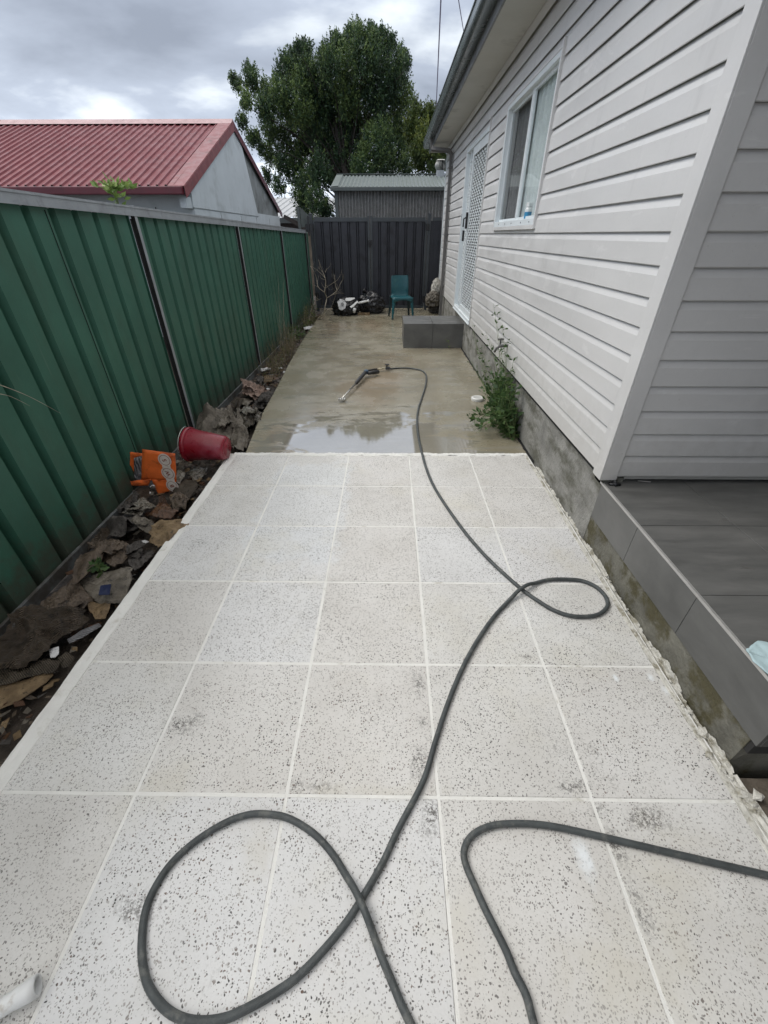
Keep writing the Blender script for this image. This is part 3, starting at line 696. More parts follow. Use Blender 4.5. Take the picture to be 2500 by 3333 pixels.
for i in range(8):
    for j in range(nz_):
        cy_, cz_ = gy0+(i+.5)*cw_, gz0+(j+.5)*ch
        for a, b_ in (((-.5, 0), (0, .5)), ((0, .5), (.5, 0)), ((.5, 0), (0, -.5)), ((0, -.5), (-.5, 0))):
            p, q = Vector((xs+.012, cy_+a[0]*cw_, cz_+a[1]*ch)), Vector((xs+.012, cy_+b_[0]*cw_, cz_+b_[1]*ch))
            t = (q-p).normalized(); n2 = Vector((0, -t.z, t.y))*.0075; dx = Vector((.008, 0, 0))
            g.add([p+n2, p-n2, q-n2, q+n2, p+n2+dx, p-n2+dx, q-n2+dx, q+n2+dx], [(0,1,2,3),(0,3,7,4),(1,5,6,2)])
g.build('diamond_grille', M['white'], scr)
g = MB(); g.box(xs+.024, xs+.026, gy0, gy1, gz0, gz1); g.build('fly_mesh', mat('dark_fly_mesh', (.03, .034, .037), .9), scr)
g = MB(); g.box(xs-.03, xs, 7.555, 7.60, 1.60, 1.80); g.tube([(xs-.02, 7.575, 1.74), (xs-.06, 7.57, 1.72), (xs-.06, 7.57, 1.62)], .011, 8); g.build('handle', M['black'], scr, bevel=.006)
g = MB(); g.box(xs+.05, xs+.08, 7.62, y1-.05, z0+.042, z1-.052); g.build('door_panel', M['white'], door)
g = MB()
for k in range(3): g.box(fx+.012+.02*k, fx+.018+.02*k, 7.63+.0*k, y1-.05-.03*k, z0+.041, z0+.055)
g.box(W+.02, W+.05, 7.66, 7.70, z0+.042, z1-.052); g.box(W+.025, W+.05, 7.90, 7.93, z0+.042, z1-.052)
g.build('track', M['white'], door)
g = MB(); g.box(fx-.028, fx, 7.66, 7.715, 1.44, 1.58); g.build('latch', M['black'], door, bevel=.006)
g = MB(); g.box(fx-.004, fx, 8.103, 8.14, 1.66, 1.80); g.build('strike_plate', M['galv'], door)
g = MB(); g.box(fx-.006, W+.02, y0-.014, y0, z0-.02, z1+.06); g.box(fx-.004, W+.02, y1, y1+.012, z0-.02, z1+.02); g.box(fx-.004, W+.02, y0, y1, z1, z1+.012); g.build('door_surround', M['trim'], door, bevel=.002)
g = MB(); g.box(W+.0, 1.19, y0, y1, .418, .455); g.box(fx-.022, W+.02, y0, y1, z0-.012, z0-.001); g.build('threshold', M['white'], door)
# garden tap low on the wall
tap = thing('garden_tap', 'old brass garden tap on the wall above the weeds', 'tap', (1.13, 4.25, .62))
g = MB(); g.tube([(1.17, 4.25, .62), (1.08, 4.25, .62)], .014, 8); g.tube([(1.10, 4.25, .62), (1.06, 4.25, .60), (1.045, 4.25, .56)], .012, 8); g.build('spout', M['pipe'], tap, smooth=True)
g = MB(); g.tube([(1.09, 4.25, .62), (1.09, 4.25, .68)], .009, 8); g.box(1.06, 1.12, 4.24, 4.26, .675, .69); g.build('handle', M['pipe'], tap, bevel=.003)
# ---------------------------------------------------------------- porch
porch = thing('tiled_porch', 'raised porch floor of dark grey stone look tiles with metal edge strip', 'porch', (2.5, 1.3, 0))
PX, PZ = 1.186, .388
g = MB(); g.box(PX+.004, 5.2, .68, YN+.10, PZ-.02, PZ-.004); g.build('grout_bed', M['dgrout'], porch)
g = MB(); yy = [.672, 1.123, 1.575, 2.03]
for i in range(9):
    for j in range(3):
        xa = PX+.008+(.45*i); g.box(xa+(.0012 if i else 0), xa+.45-.0012, yy[j]+.0012, yy[j+1]-.0012, PZ-.014, PZ)
g.build('floor_tile', M['ptile'], porch, bevel=.001, seg=1)
g = MB(); g.box(PX-.003, PX+.0065, .672, YN+.02, PZ-.010, PZ+.0025); g.build('edge_strip', M['alu'], porch)
g = MB()
for j in range(3): g.box(PX, PX+.01, yy[j]+.0012, min(yy[j+1]-.0012, YN+.004), .166, PZ-.012)
for i in range(9): g.box(PX+.0112+.45*i, PX+.011+.45*(i+1)-.0012, .672, .682, .166, PZ-.012)
g.build('skirting_tile', M['ptile2'], porch, bevel=.0008, seg=1)
g = MB(); g.box(PX+.011, 5.2, .683, YN, .10, PZ-.021); g.build('core', M['dgrout'], porch)
g = MB(); g.box(1.1925, 5.1, .70, YN+.009, -.15, .165); g.build('footing', M['renderlow'], porch)
def small_at(x, y, Z): return at(x, y, Z=Z)
p = small_at(1327, 1048, PZ)
bolt = MB(); bolt.tube([(p.x-.03, p.y, PZ+.006), (p.x+.03, p.y-.003, PZ+.006)], .008, 6); bolt.tube([(p.x-.006, p.y+.012, PZ+.008), (p.x+.006, p.y-.014, PZ+.008)], .013, 8); bolt.tube([(p.x, p.y, PZ+.01), (p.x, p.y, PZ+.028)], [.012, .008], 8)
tag(bolt.build('plastic_clip', M['black'], smooth=True), 'tiny black plastic clip on the porch near the house corner', 'clip')
p = small_at(1392, 1041, PZ)
g = MB(); g.tube([(p.x-.035, p.y+.004, PZ+.004), (p.x+.03, p.y-.006, PZ+.004)], .0032, 6); tag(g.build('nail', M['alu']), 'thin pale nail lying on the porch below the wall', 'nail')
p = small_at(1345, 1035.5, PZ)
g = MB(); g.tube([(p.x-.008, p.y, PZ+.004), (p.x+.009, p.y, PZ+.008)], .006, 7); tag(g.build('screw', M['alu']), 'short shiny screw in the gap beneath the wall', 'screw')
# ---------------------------------------------------------------- door step
step = thing('door_step', 'dark grey tiled step block in front of the white door', 'step', (.71, 7.45, 0))
sx0, sx1, sy0, sy1, sz = .232, 1.189, 7.05, 7.85, .352
g = MB(); g.box(sx0+.012, sx1, sy0+.012, sy1, -.012, sz-.012); g.build('core', M['dgrout'], step)
g = MB(); xm = .700
g.box(sx0, xm-.003, sy0, sy0+.011, -.010, sz); g.box(xm+.003, sx1, sy0, sy0+.011, -.010, sz); g.build('front_tile', M['ptile2'], step)
g = MB(); g.box(sx0, xm-.003, sy0+.0113, sy1, sz-.011, sz-.0005); g.box(xm+.003, sx1, sy0+.0113, sy1, sz-.011, sz-.0005); g.build('top_tile', M['ptile'], step)
g = MB(); g.box(sx0, sx0+.011, sy0+.0113, sy1, -.010, sz-.0115); g.build('side_tile', M['ptile2'], step)
# ---------------------------------------------------------------- green fence
FX = -1.87
def ztop(y): return 1.742-.012*y
fence = thing('sheet_metal_fence', 'long green ribbed metal fence with galvanised posts and top rail', 'fence', (FX, 5, 0))
posts = [-1.2, 1.235, 3.635, 6.05, 8.45, 10.88]
for a, b_ in list(zip(posts, posts[1:]))+[(10.88, 11.35)]:
    rows = [[], []]; y = a+.035; first = True
    pitch = .2
    k0 = math.ceil((y-2.5645)/pitch-1); yb_ = b_-.03
    pts = []
    kk = k0
    while True:
        s_ = 2.5645+kk*pitch
        for dy, dxx in ((0, 0), (.004, -.045), (.040, -.045), (.060, 0)):
            if y < s_+dy < yb_: pts.append((s_+dy, dxx))
        kk += 1
        if s_ > yb_: break
    pts = [(y, 0)]+pts+[(yb_, 0)]
    for yy_, xx in pts:
        rows[0].append((FX-.012+xx, yy_, ztop(yy_)-.03)); rows[1].append((FX-.012+xx, yy_, -.10))
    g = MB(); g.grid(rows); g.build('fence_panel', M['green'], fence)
g = MB()
seam = 2.7405; g.box(FX-.011, FX-.008, seam-.003, seam, -.08, ztop(seam)-.07); g.build('sheet_lap', M['gap'], fence)
for yp in posts:
    g = MB(); zt = ztop(yp)+.004
    g.box(FX-.011, FX+.016, yp-.004, yp, -.2, zt-.06, 1); g.box(FX+.012, FX+.016, yp, yp+.034, -.2, zt)
    g.box(FX-.011, FX+.016, yp+.034, yp+.037, -.2, zt-.06)
    g.box(FX-.0115, FX-.010, yp-.026, yp-.004, -.1, zt-.08, 1)
    g.build('fence_post', [M['galv'], M['gap']], fence)
g = MB()
for a, b_ in zip(posts, posts[1:]+[11.1]):
    a2, b2 = a-.018, b_-.02
    for (xa, xb, da, db) in ((FX-.035, FX+.015, -.003, 0), (FX+.012, FX+.015, -.060, -.0031), (FX-.038, FX-.035, -.060, 0), (FX+.015, FX+.019, -.060, -.052), (FX+.015, FX+.019, -.012, 0)):
        v = [(xa, a2, ztop(a2)+da), (xb, a2, ztop(a2)+da), (xb, b2, ztop(b2)+da), (xa, b2, ztop(b2)+da), (xa, a2, ztop(a2)+db), (xb, a2, ztop(a2)+db), (xb, b2, ztop(b2)+db), (xa, b2, ztop(b2)+db)]
        g.add(v, [(0,3,2,1),(4,5,6,7),(0,1,5,4),(1,2,6,5),(2,3,7,6),(3,0,4,7)])
g.build('top_rail', M['galv'], fence)
g = MB()
g.box(FX-.03, FX+.020, -1.2, 11.2, -.095, -.092); g.box(FX+.016, FX+.020, -1.2, 11.2, -.092, -.032); g.box(FX-.0, FX+.020, -1.2, 11.2, -.032, -.028)
g.build('bottom_rail', M['galvdark'], fence)
# ---------------------------------------------------------------- gate
GY = 11.2
gate = thing('double_gate', 'charcoal ribbed steel double gate closing the end of the passage', 'gate', (-.3, GY, 0))
def leaf(xa, xb):
    g = MB(); g.box(xa, xa+.04, GY-.02, GY+.02, .02, 1.80); g.box(xb-.04, xb, GY-.02, GY+.02, .02, 1.80)
    g.box(xa+.04, xb-.04, GY-.02, GY+.02, 1.765, 1.845); g.box(xa+.04, xb-.04, GY-.02, GY+.02, .02, .085)
    fr = g.build('gate_leaf', M['gaterail'], gate, bevel=.002)
    rows = [[], []]; x = xa+.04
    n_ = round((xb-xa-.08)/.19); pit = (xb-xa-.08)/n_
    for i in range(n_):
        for s_, o in ((0, 0), (.66, 0), (.69, .035), (.75, .035), (.78, .004), (.88, .004), (.91, .035), (.97, .035)):
            rows[0].append((x+(i+s_)*pit, GY-.008+o, 1.80)); rows[1].append((x+(i+s_)*pit, GY-.008+o, .05))
    rows[0].append((xb-.04, GY-.008, 1.80)); rows[1].append((xb-.04, GY-.008, .05))
    g = MB(); g.grid(rows); g.build('infill_sheet', M['gate'], fr); return fr
l1 = leaf(-1.73, -.455); l2 = leaf(-.435, .835)
g = MB(); g.box(-.50, -.455, GY-.035, GY-.021, .10, 1.87); g.box(-.435, -.39, GY-.035, GY-.021, .10, 1.87); g.build('meeting_stile', M['gaterail'], gate)
g = MB(); g.box(-.50, -.40, GY-.06, GY-.036, 1.33, 1.43); g.box(-.475, -.425, GY-.085, GY-.06, 1.30, 1.37); g.tube([(-.45, GY-.09, 1.40), (-.45, GY-.09, 1.28)], .012, 8); g.build('latch', M['black'], gate, bevel=.004)
for xa in (.85, -1.80):
    g = MB(); g.box(xa, xa+.065, GY-.035, GY+.03, -.05, 1.90); g.box(xa-.006, xa+.071, GY-.041, GY+.036, 1.90, 1.915); g.tube([(xa+.032, GY, 1.915), (xa+.032, GY, 1.93)], [.03, .005], 4)
    g.build('gate_post', M['gaterail'], gate, bevel=.003)
g = MB(); g.box(.955, 1.15, GY-.02, GY+.02, 1.78, 1.84)
g.build('side_rail', M['gaterail'], gate)
g = MB(); g.box(.92, 1.16, GY-.004, GY+.01, .02, 1.78); g.box(1.00, 1.012, GY-.012, GY-.004, .02, 1.78); g.box(1.10, 1.112, GY-.012, GY-.004, .02, 1.78); g.build('side_infill', M['gate'], gate)
for xa, zz in ((.80, 1.66), (.80, .22), (-1.80, 1.66), (-1.80, .3)):
    g = MB(); g.box(xa, xa+.09, GY-.06, GY-.04, zz-.06, zz+.06); g.tube([(xa+.045, GY-.07, zz-.06), (xa+.045, GY-.07, zz+.07)], .014, 8); g.build('hinge', M['black'], gate, bevel=.003)
side = thing('fence_return', 'short dark steel fence piece with sloped top beside the gate', 'fence panel', (-1.9, 11.05, 0))
g = MB(); g.box(-1.97, -1.92, 10.70, 10.75, 0, 2.01); g.build('post', M['shedtrim'], side)
g = MB(); g.prism([(-1.915, 10.76, 1.66), (-1.915, 10.76, 2.0), (-1.80, 11.15, 1.88), (-1.80, 11.15, 1.66)], (.008, .0, 0)); g.build('sloped_sheet', mat('grey_flat_sheet', (.075, .088, .085), .5), side)
g = MB(); g.box(-1.86, -1.70, 10.93, 10.95, 1.58, 1.72); g.box(-1.80, -1.77, 10.90, 10.93, 1.50, 1.86); g.build('bracket', M['black'], side)
# ---------------------------------------------------------------- shed behind the gate
shed = thing('corrugated_shed', 'dark grey corrugated steel shed behind the gate under a tree', 'shed', (1, 14.5, 0))
SY = 13.0; sxL, sxR = -1.42, 5.2
corr('wall', M['shedwall'], (sxL+.04, SY, 2.44), (sxR-sxL, 0, 0), (0, 0, -2.5), .082, .030, shed, per=8, nrm=Vector((0, -1, 0)))
g = MB(); g.box(sxL+.03, sxL+.05, SY, SY+3, 0, 2.5); g.prism([(sxL+.03, SY, 2.5), (sxL+.03, SY+3, 2.5), (sxL+.03, SY+1.5, 2.86)], (.02, 0, 0)); g.box(sxL+.02, sxL+.10, SY-.03, SY-.017, 0, 2.44); g.build('side_wall', M['shedtrim'], shed)
corr('roof', M['shedroof'], (sxL, SY-.06, 2.505), (sxR-sxL, 0, 0), (0, 1.56, .375), .098, .014, shed, nrm=Vector((0, 0, 1)))
corr('roof', M['shedroof'], (sxL, SY+3.06, 2.505), (sxR-sxL, 0, 0), (0, -1.56, .375), .098, .014, shed, nrm=Vector((0, 0, 1)))
g = MB(); g.prism([(sxL-.05, SY-.08, 2.42), (sxL-.05, SY-.08, 2.515), (sxL-.05, SY+1.5, 2.895), (sxL-.05, SY+1.5, 2.80)], (.05, 0, 0)); g.prism([(sxL-.05, SY-.08, 2.516), (sxL-.05, SY+1.5, 2.896), (sxL+.13, SY+1.5, 2.90), (sxL+.13, SY-.08, 2.522)], (0, 0, .006)); g.build('barge_flashing', M['shedroof'], shed)
g = MB(); g.box(sxL-.04, sxR, SY+1.42, SY+1.58, 2.895, 2.905); g.build('ridge_cap', M['shedroof'], shed)
g = MB(); g.box(sxL-.055, sxR, SY-.16, SY-.062, 2.42, 2.503); g.build('gutter', M['shedtrim'], shed, bevel=.01)
vent = MB(); vx, vy = 1.36, 14.35; vent.tube([(vx, vy, 2.75), (vx, vy, 2.96)], .11, 20); vt = vent.build('turbine_vent', M['galv'], shed)
g = MB()
for k in range(22):
    a = 2*math.pi*k/22; pts = []
    rows = []
    for j in range(9):
        t = j/8; r_ = .11+.045*math.sin(math.pi*min(1, t*1.05)); z = 2.965+.20*t
        a2 = a+.18*math.sin(math.pi*t)
        rows.append([(vx+r_*math.cos(a2), vy+r_*math.sin(a2), z), (vx+(r_-.03)*math.cos(a2+.17), vy+(r_-.03)*math.sin(a2+.17), z)])
    g.grid(rows)
g.tube([(vx, vy, 3.165), (vx, vy, 3.185), (vx, vy, 3.195)], [.125, .10, .02], 20); g.build('turbine_head', mat('dull_steel_vane', (.38, .38, .36), .45, metal=.4), vt)
g = MB(); g.tube([(vx, vy, 2.96), (vx, vy, 3.16)], .075, 16); g.build('vent_core', M['gap'], vt)
# ---------------------------------------------------------------- neighbour garage
GX = -3.0
gar = thing('neighbour_garage', 'pale sheet clad garage with faded red corrugated roof over the fence', 'garage', (-6, 10.8, 0))
ya, za = 7.60, 2.115; yr, zr = 10.56, 3.285; yb, zb = 13.95, 2.03; XL = -7.55
corr('roof', M['red'], (XL, ya-.02, za), (GX-.16-XL, 0, 0), (0, yr-ya+.02, zr-za), .128, .020, gar, kind='trap', nrm=Vector((0, -.4, 1)))
corr('roof', M['red'], (XL, yb, zb), (GX-.16-XL, 0, 0), (0, yr-yb, zr-zb), .128, .020, gar, kind='trap', nrm=Vector((0, .4, 1)))
g = MB()
def barge(y0_, z0_, y1_, z1_, wdt=.24):
    d_ = .024
    g.prism([(GX, y0_, z0_+d_), (GX, y1_, z1_+d_), (GX-wdt, y1_, z1_+d_), (GX-wdt, y0_, z0_+d_)], (0, 0, .008))
    g.prism([(GX, y0_, z0_+d_-.001), (GX, y1_, z1_+d_-.001), (GX, y1_, z1_-.11), (GX, y0_, z0_-.11)], (.008, 0, 0))
barge(ya-.06, za-.03, yr, zr); g.build('barge_capping', M['redcap'], gar)
g = MB(); barge(yb+.06, zb-.025, yr, zr, .12); g.build('barge_capping', M['redgut'], gar)
g = MB(); g.prism([(XL, yr-.16, zr-.03), (XL, yr, zr+.06), (XL, yr+.16, zr-.03), (XL, yr, zr+.03)], (GX-XL+.005, 0, 0)); g.build('ridge_cap', M['redridge'], gar)
g = MB(); g.prism([(XL-.1, ya-.10, za-.03), (XL+.12, ya-.10, za+.045), (XL+.12, yr, zr+.05), (XL-.1, yr, zr)], (0, 0, .01)); g.build('barge_capping', M['redridge'], gar)
g = MB(); g.box(XL, GX-.02, ya-.13, ya-.02, za-.105, za-.008); g.build('gutter', M['redgut'], gar, bevel=.012)
wx = GX-.025
g = MB(); g.prism([(wx, ya+.22, 0), (wx, ya+.22, 1.93), (wx, yb-.2, 1.93), (wx, yb-.2, 0)], (-.1, 0, 0)); g.box(XL+.2, wx-.1, ya+.22, ya+.32, 0, 2.16); g.box(XL+.2, wx-.1, yb-.3, yb-.2, 0, 1.9); g.box(XL+.2, XL+.3, ya+.32, yb-.3, 0, 2.0)
g.build('wall', M['fibro'], gar)
yd = 11.55
def zroof(y): return (za+(zr-za)*(y-ya)/(yr-ya)) if y < yr else (zb+(zr-zb)*(yb-y)/(yb-yr))
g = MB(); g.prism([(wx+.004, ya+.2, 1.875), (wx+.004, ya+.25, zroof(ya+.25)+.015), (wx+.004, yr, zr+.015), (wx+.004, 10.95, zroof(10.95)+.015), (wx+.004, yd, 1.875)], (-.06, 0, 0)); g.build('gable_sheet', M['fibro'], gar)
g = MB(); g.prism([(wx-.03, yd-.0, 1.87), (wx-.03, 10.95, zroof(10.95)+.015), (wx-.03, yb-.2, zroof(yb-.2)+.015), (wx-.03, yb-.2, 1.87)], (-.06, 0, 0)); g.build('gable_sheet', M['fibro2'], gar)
g = MB()
for y in (9.0, 10.2, 11.35, 12.55): g.box(wx-.001, wx+.003, y, y+.012, 0, 1.86)
g.box(wx+.004, wx+.007, ya+.2, yd, 1.868, 1.876); g.build('sheet_joint', M['fibro2'], gar)
g = MB(); g.box(GX-.14, GX-.04, ya+.0, ya+.20, 1.86, 2.0); g.build('eave_block', M['fibro'], gar)
g = MB(); g.box(wx-.6, wx-.59, ya+.21, ya+.218, .5, 1.88); g.box(XL+.3, wx-.2, ya+.214, ya+.219, 1.78, 1.79); g.build('wall_joint', M['gap'], gar)
# pale roof further back
pr_ = thing('pale_roof_outbuilding', 'low outbuilding with pale grey ribbed roof seen between garage and tree', 'outbuilding', (-5, 25, 0))
q1 = at(560, 470, Y=24); q2 = at(655, 470, Y=24)
corr('roof', M['palesteel'], (q1.x-1.5, 24, q2.z), (q2.x-q1.x+2.6, 0, 0), (.8, 3.2, .95), .34, .035, pr_, kind='trap', nrm=Vector((0, 0, 1)))
g = MB(); g.box(q1.x-1.5, q2.x+1.1, 23.8, 23.98, q2.z-.22, q2.z-.01); g.build('gutter', M['shedtrim'], pr_)
g = MB(); g.box(q1.x-1.4, q2.x+1.0, 24.1, 27, 0, q2.z-.1); g.build('wall', M['timber'], pr_)
g = MB(); g.prism([(-3.05, 14.3, 1.92), (-3.0, 14.3, 2.0), (-2.15, 14.3, 1.62), (-2.2, 14.3, 1.5)], (0, .04, 0)); tag(g.build('leaning_board', M['timber']), 'dark weathered board leaning behind the far end of the green fence', 'board')
g = MB(); g.box(-2.75, -1.7, 14.6, 14.66, -.1, 1.62); tag(g.build('paling_fence', mat('weathered_pale_timber', (.22, .18, .14), .8, .3, 4)), 'weathered low timber fence seen between garage and gate', 'fence')
# ---------------------------------------------------------------- trees
def leaf_mesh(name, m, C_, D_, S_, tint, parent, aspect=.42, smooth=False, seed=0):
    "many leaf quads: centres, long-axis directions, sizes"
    rg = np.random.default_rng(seed); n = len(C_)
    D_ = D_/np.linalg.norm(D_, axis=1, keepdims=True)
    r_ = rg.normal(size=(n, 3)); S = np.cross(D_, r_); S /= np.linalg.norm(S, axis=1, keepdims=True)+1e-9
    a = S_[:, None]
    v = np.stack([C_-D_*a*.5, C_+S*a*aspect*.5, C_+D_*a*.5, C_-S*a*aspect*.5], 1).reshape(-1, 3)
    me = bpy.data.meshes.new(name); me.vertices.add(4*n); me.loops.add(4*n); me.polygons.add(n)
    me.vertices.foreach_set('co', v.astype(np.float32).ravel()); me.loops.foreach_set('vertex_index', np.arange(4*n, dtype=np.int32))
    me.polygons.foreach_set('loop_start', np.arange(0, 4*n, 4, dtype=np.int32))
    me.update(calc_edges=True); me.materials.append(m)
    at_ = me.attributes.new('tint', 'FLOAT', 'FACE'); at_.data.foreach_set('value', tint.astype(np.float32))
    o = bpy.data.objects.new(name, me); C.objects.link(o)
    if parent is not None: setp(o, parent)
    return o
def make_tree(name, label, base, lobes, m, seed, dens=1.0, leaf=.082, trunk_r=.22, ybias=1.0):
    rg = np.random.default_rng(seed); t = thing(name, label, 'tree', base)
    Cs, Ds, Ss, Ts = [], [], [], []
    for (x, y, z, r) in lobes:
        c0 = np.array([x, y, z]); lt = rg.uniform(-.22, .16)+(.22 if rg.random() < .28 else 0); nc = int(74*dens*(r/.5)**2)+10
        for _ in range(nc):
            d = rg.normal(size=3); d /= np.linalg.norm(d); rad = r*rg.uniform(.55, 1.0)
            zs = (1.18 if d[2] > 0 else 1.0); tp_ = (1-.45*max(0, d[2])); cc = c0+d*rad*np.array([.90*tp_, .90*tp_, zs*.95]); k = int(rg.integers(22, 40))
            up = np.array([d[0]*.55, d[1]*.55, .75+.3*rg.random()]); up /= np.linalg.norm(up)
            ln = rg.uniform(.24, .52)*(1 if r > .3 else .7)
            tt = rg.random(k)[:, None]
            pos = cc+up*(tt-.4)*ln+rg.normal(size=(k, 3))*np.array([.065, .065, .05])*(1.25-tt)
            dr = up*.9+rg.normal(size=(k, 3))*.55
            tn = rg.beta(1.6, 3.0)+lt+(.3 if rg.random() < .10 else 0)+.12*max(0, up[2]-.8)
            Cs.append(pos); Ds.append(dr); Ss.append(rg.uniform(.6, 1.15, k)*leaf); Ts.append(np.clip(tn+tt[:, 0]*.22+rg.normal(size=k)*.10, 0, 1))
        k = int(260*(r/.5)**2)          # leaves through the inside of the lobe
        pos = c0+rg.normal(size=(k, 3))*r*.36; Cs.append(pos); Ds.append(rg.normal(size=(k, 3))); Ss.append(rg.uniform(.9, 1.6, k)*leaf*1.3); Ts.append(np.clip(rg.normal(size=k)*.12+.25, 0, 1))
    leaf_mesh('crown', m, np.concatenate(Cs), np.concatenate(Ds), np.concatenate(Ss), np.concatenate(Ts), t, seed=seed+1)
    g = MB(); b0 = Vector(base)
    top = Vector((np.mean([l[0] for l in lobes]), np.mean([l[1] for l in lobes]), max(l[2] for l in lobes)-1))
    mid = lerp(b0, top, .35); tp = [b0, lerp(b0, mid, .5)+Vector((.05, .03, 0)), mid, lerp(mid, top, .6), top]
    g.tube(smooth_path(tp, 4), [trunk_r*(1-.8*i/16) for i in range(17)], 10)
    rr = random.Random(seed)
    for (x, y, z, r) in lobes:
        s_ = lerp(b0, top, min(.9, max(.2, (z-b0.z)/(top.z-b0.z)*.55))); e_ = Vector((x, y, z-r*.4))
        md = lerp(s_, e_, .5)+Vector((rr.uniform(-.15, .15), rr.uniform(.3, .6), rr.uniform(.1, .5)))
        g.tube(smooth_path([s_, md, e_], 3), [trunk_r*.16*(1-.8*i/6) for i in range(7)], 6)
    g.build('trunk', M['bark'], t, smooth=True)
    return t
def zoomlobes(L, Yc, seed, spread):
    rr = random.Random(seed); o = []
    for zx, zy, zr_ in L:
        y = Yc+rr.uniform(-spread, spread)
        dx, dy = (700+zx*.4822)/K, (50+zy*.4822)/K
        p = at(dx, dy, Y=y); depth = (p-Vector((0, 0, H))).dot(FW)
        o.append((p.x, p.y, p.z, zr_*.4822/FPX*depth))
    return o
BL = [(905, 135, 30), (1010, 145, 30), (1112, 135, 28), (850, 195, 34), (1205, 205, 30), (1300, 335, 26), (570, 220, 24), (632, 222, 24), (480, 335, 30), (745, 255, 26), (230, 375, 24), (120, 435, 22), (948, 95, 38), (950, 170, 62), (1060, 110, 34), (1060, 185, 60), (1165, 165, 48), (1262, 255, 34), (1265, 330, 48), (810, 160, 32), (808, 215, 52), (1000, 260, 120),
      (880, 290, 110), (1120, 280, 105), (1225, 400, 90), (770, 330, 90), (730, 290, 40), (600, 245, 50), (545, 270, 42), (505, 310, 55), (600, 330, 75), (480, 400, 80), (620, 430, 100),
      (245, 400, 34), (250, 460, 66), (150, 460, 42), (340, 520, 62), (210, 590, 48), (330, 640, 62), (430, 560, 100), (190, 730, 42), (260, 830, 52), (380, 760, 84), (560, 600, 140),
      (720, 520, 150), (900, 480, 170), (1100, 480, 150), (1260, 560, 90), (700, 720, 150), (900, 700, 170), (1120, 700, 150), (1260, 760, 92), (520, 850, 130), (700, 900, 150),
      (900, 920, 150), (1100, 900, 140), (1240, 930, 105), (370, 950, 62), (310, 900, 34), (450, 1010, 62), (560, 1060, 105), (700, 1080, 110), (350, 1090, 40), (430, 1160, 50), (590, 1210, 80), (690, 1270, 85),
      (610, 1330, 70), (850, 1060, 110), (1000, 1060, 100), (1150, 1060, 90), (1290, 1040, 60), (760, 1330, 60)]
make_tree('fig_tree', 'large dark green fig tree rising above the shed', (-.9, 20, -.1), zoomlobes(BL, 20, 3, 1.5), M['leaf'], 11, dens=1.25)
BR = [(1330, 720, 60), (1340, 830, 70), (1352, 640, 44), (1400, 720, 56), (1450, 640, 40), (1475, 700, 70), (1420, 830, 80), (1520, 800, 80), (1480, 930, 90), (1400, 1000, 70), (1540, 960, 70), (1500, 1030, 60), (1360, 930, 60)]
make_tree('small_leafy_tree', 'smaller yellow green tree behind the house eave and vent', (2.1, 17.6, -.1), zoomlobes(BR, 17.6, 5, .8), M['leaf2'], 21, leaf=.085, trunk_r=.12)
# ---------------------------------------------------------------- overhead cables
for nm, (xa, ya_), (xb, yb_), yy1, yy2 in (('cable a', (955, -60), (938, 330), 9, 26), ('cable b', (981, -60), (1020, 160), 9, 26)):
    a = at(xa, ya_, Y=yy1); b_ = at(xb, yb_, Y=yy2); pts = [lerp(a, b_, t/12)-Vector((0, 0, .25*math.sin(math.pi*t/12)*.3)) for t in range(-4, 17)]
    g = MB(); g.tube(pts, .012 if nm.endswith('a') else .009, 6)
    tag(g.build('overhead_cable', M['cable']), 'long thin pale cable dropping behind the roof edge' if nm.endswith('a') else 'shorter thin cable just left of the gutter at the top', 'cable', 'overhead cables above the roof edge')
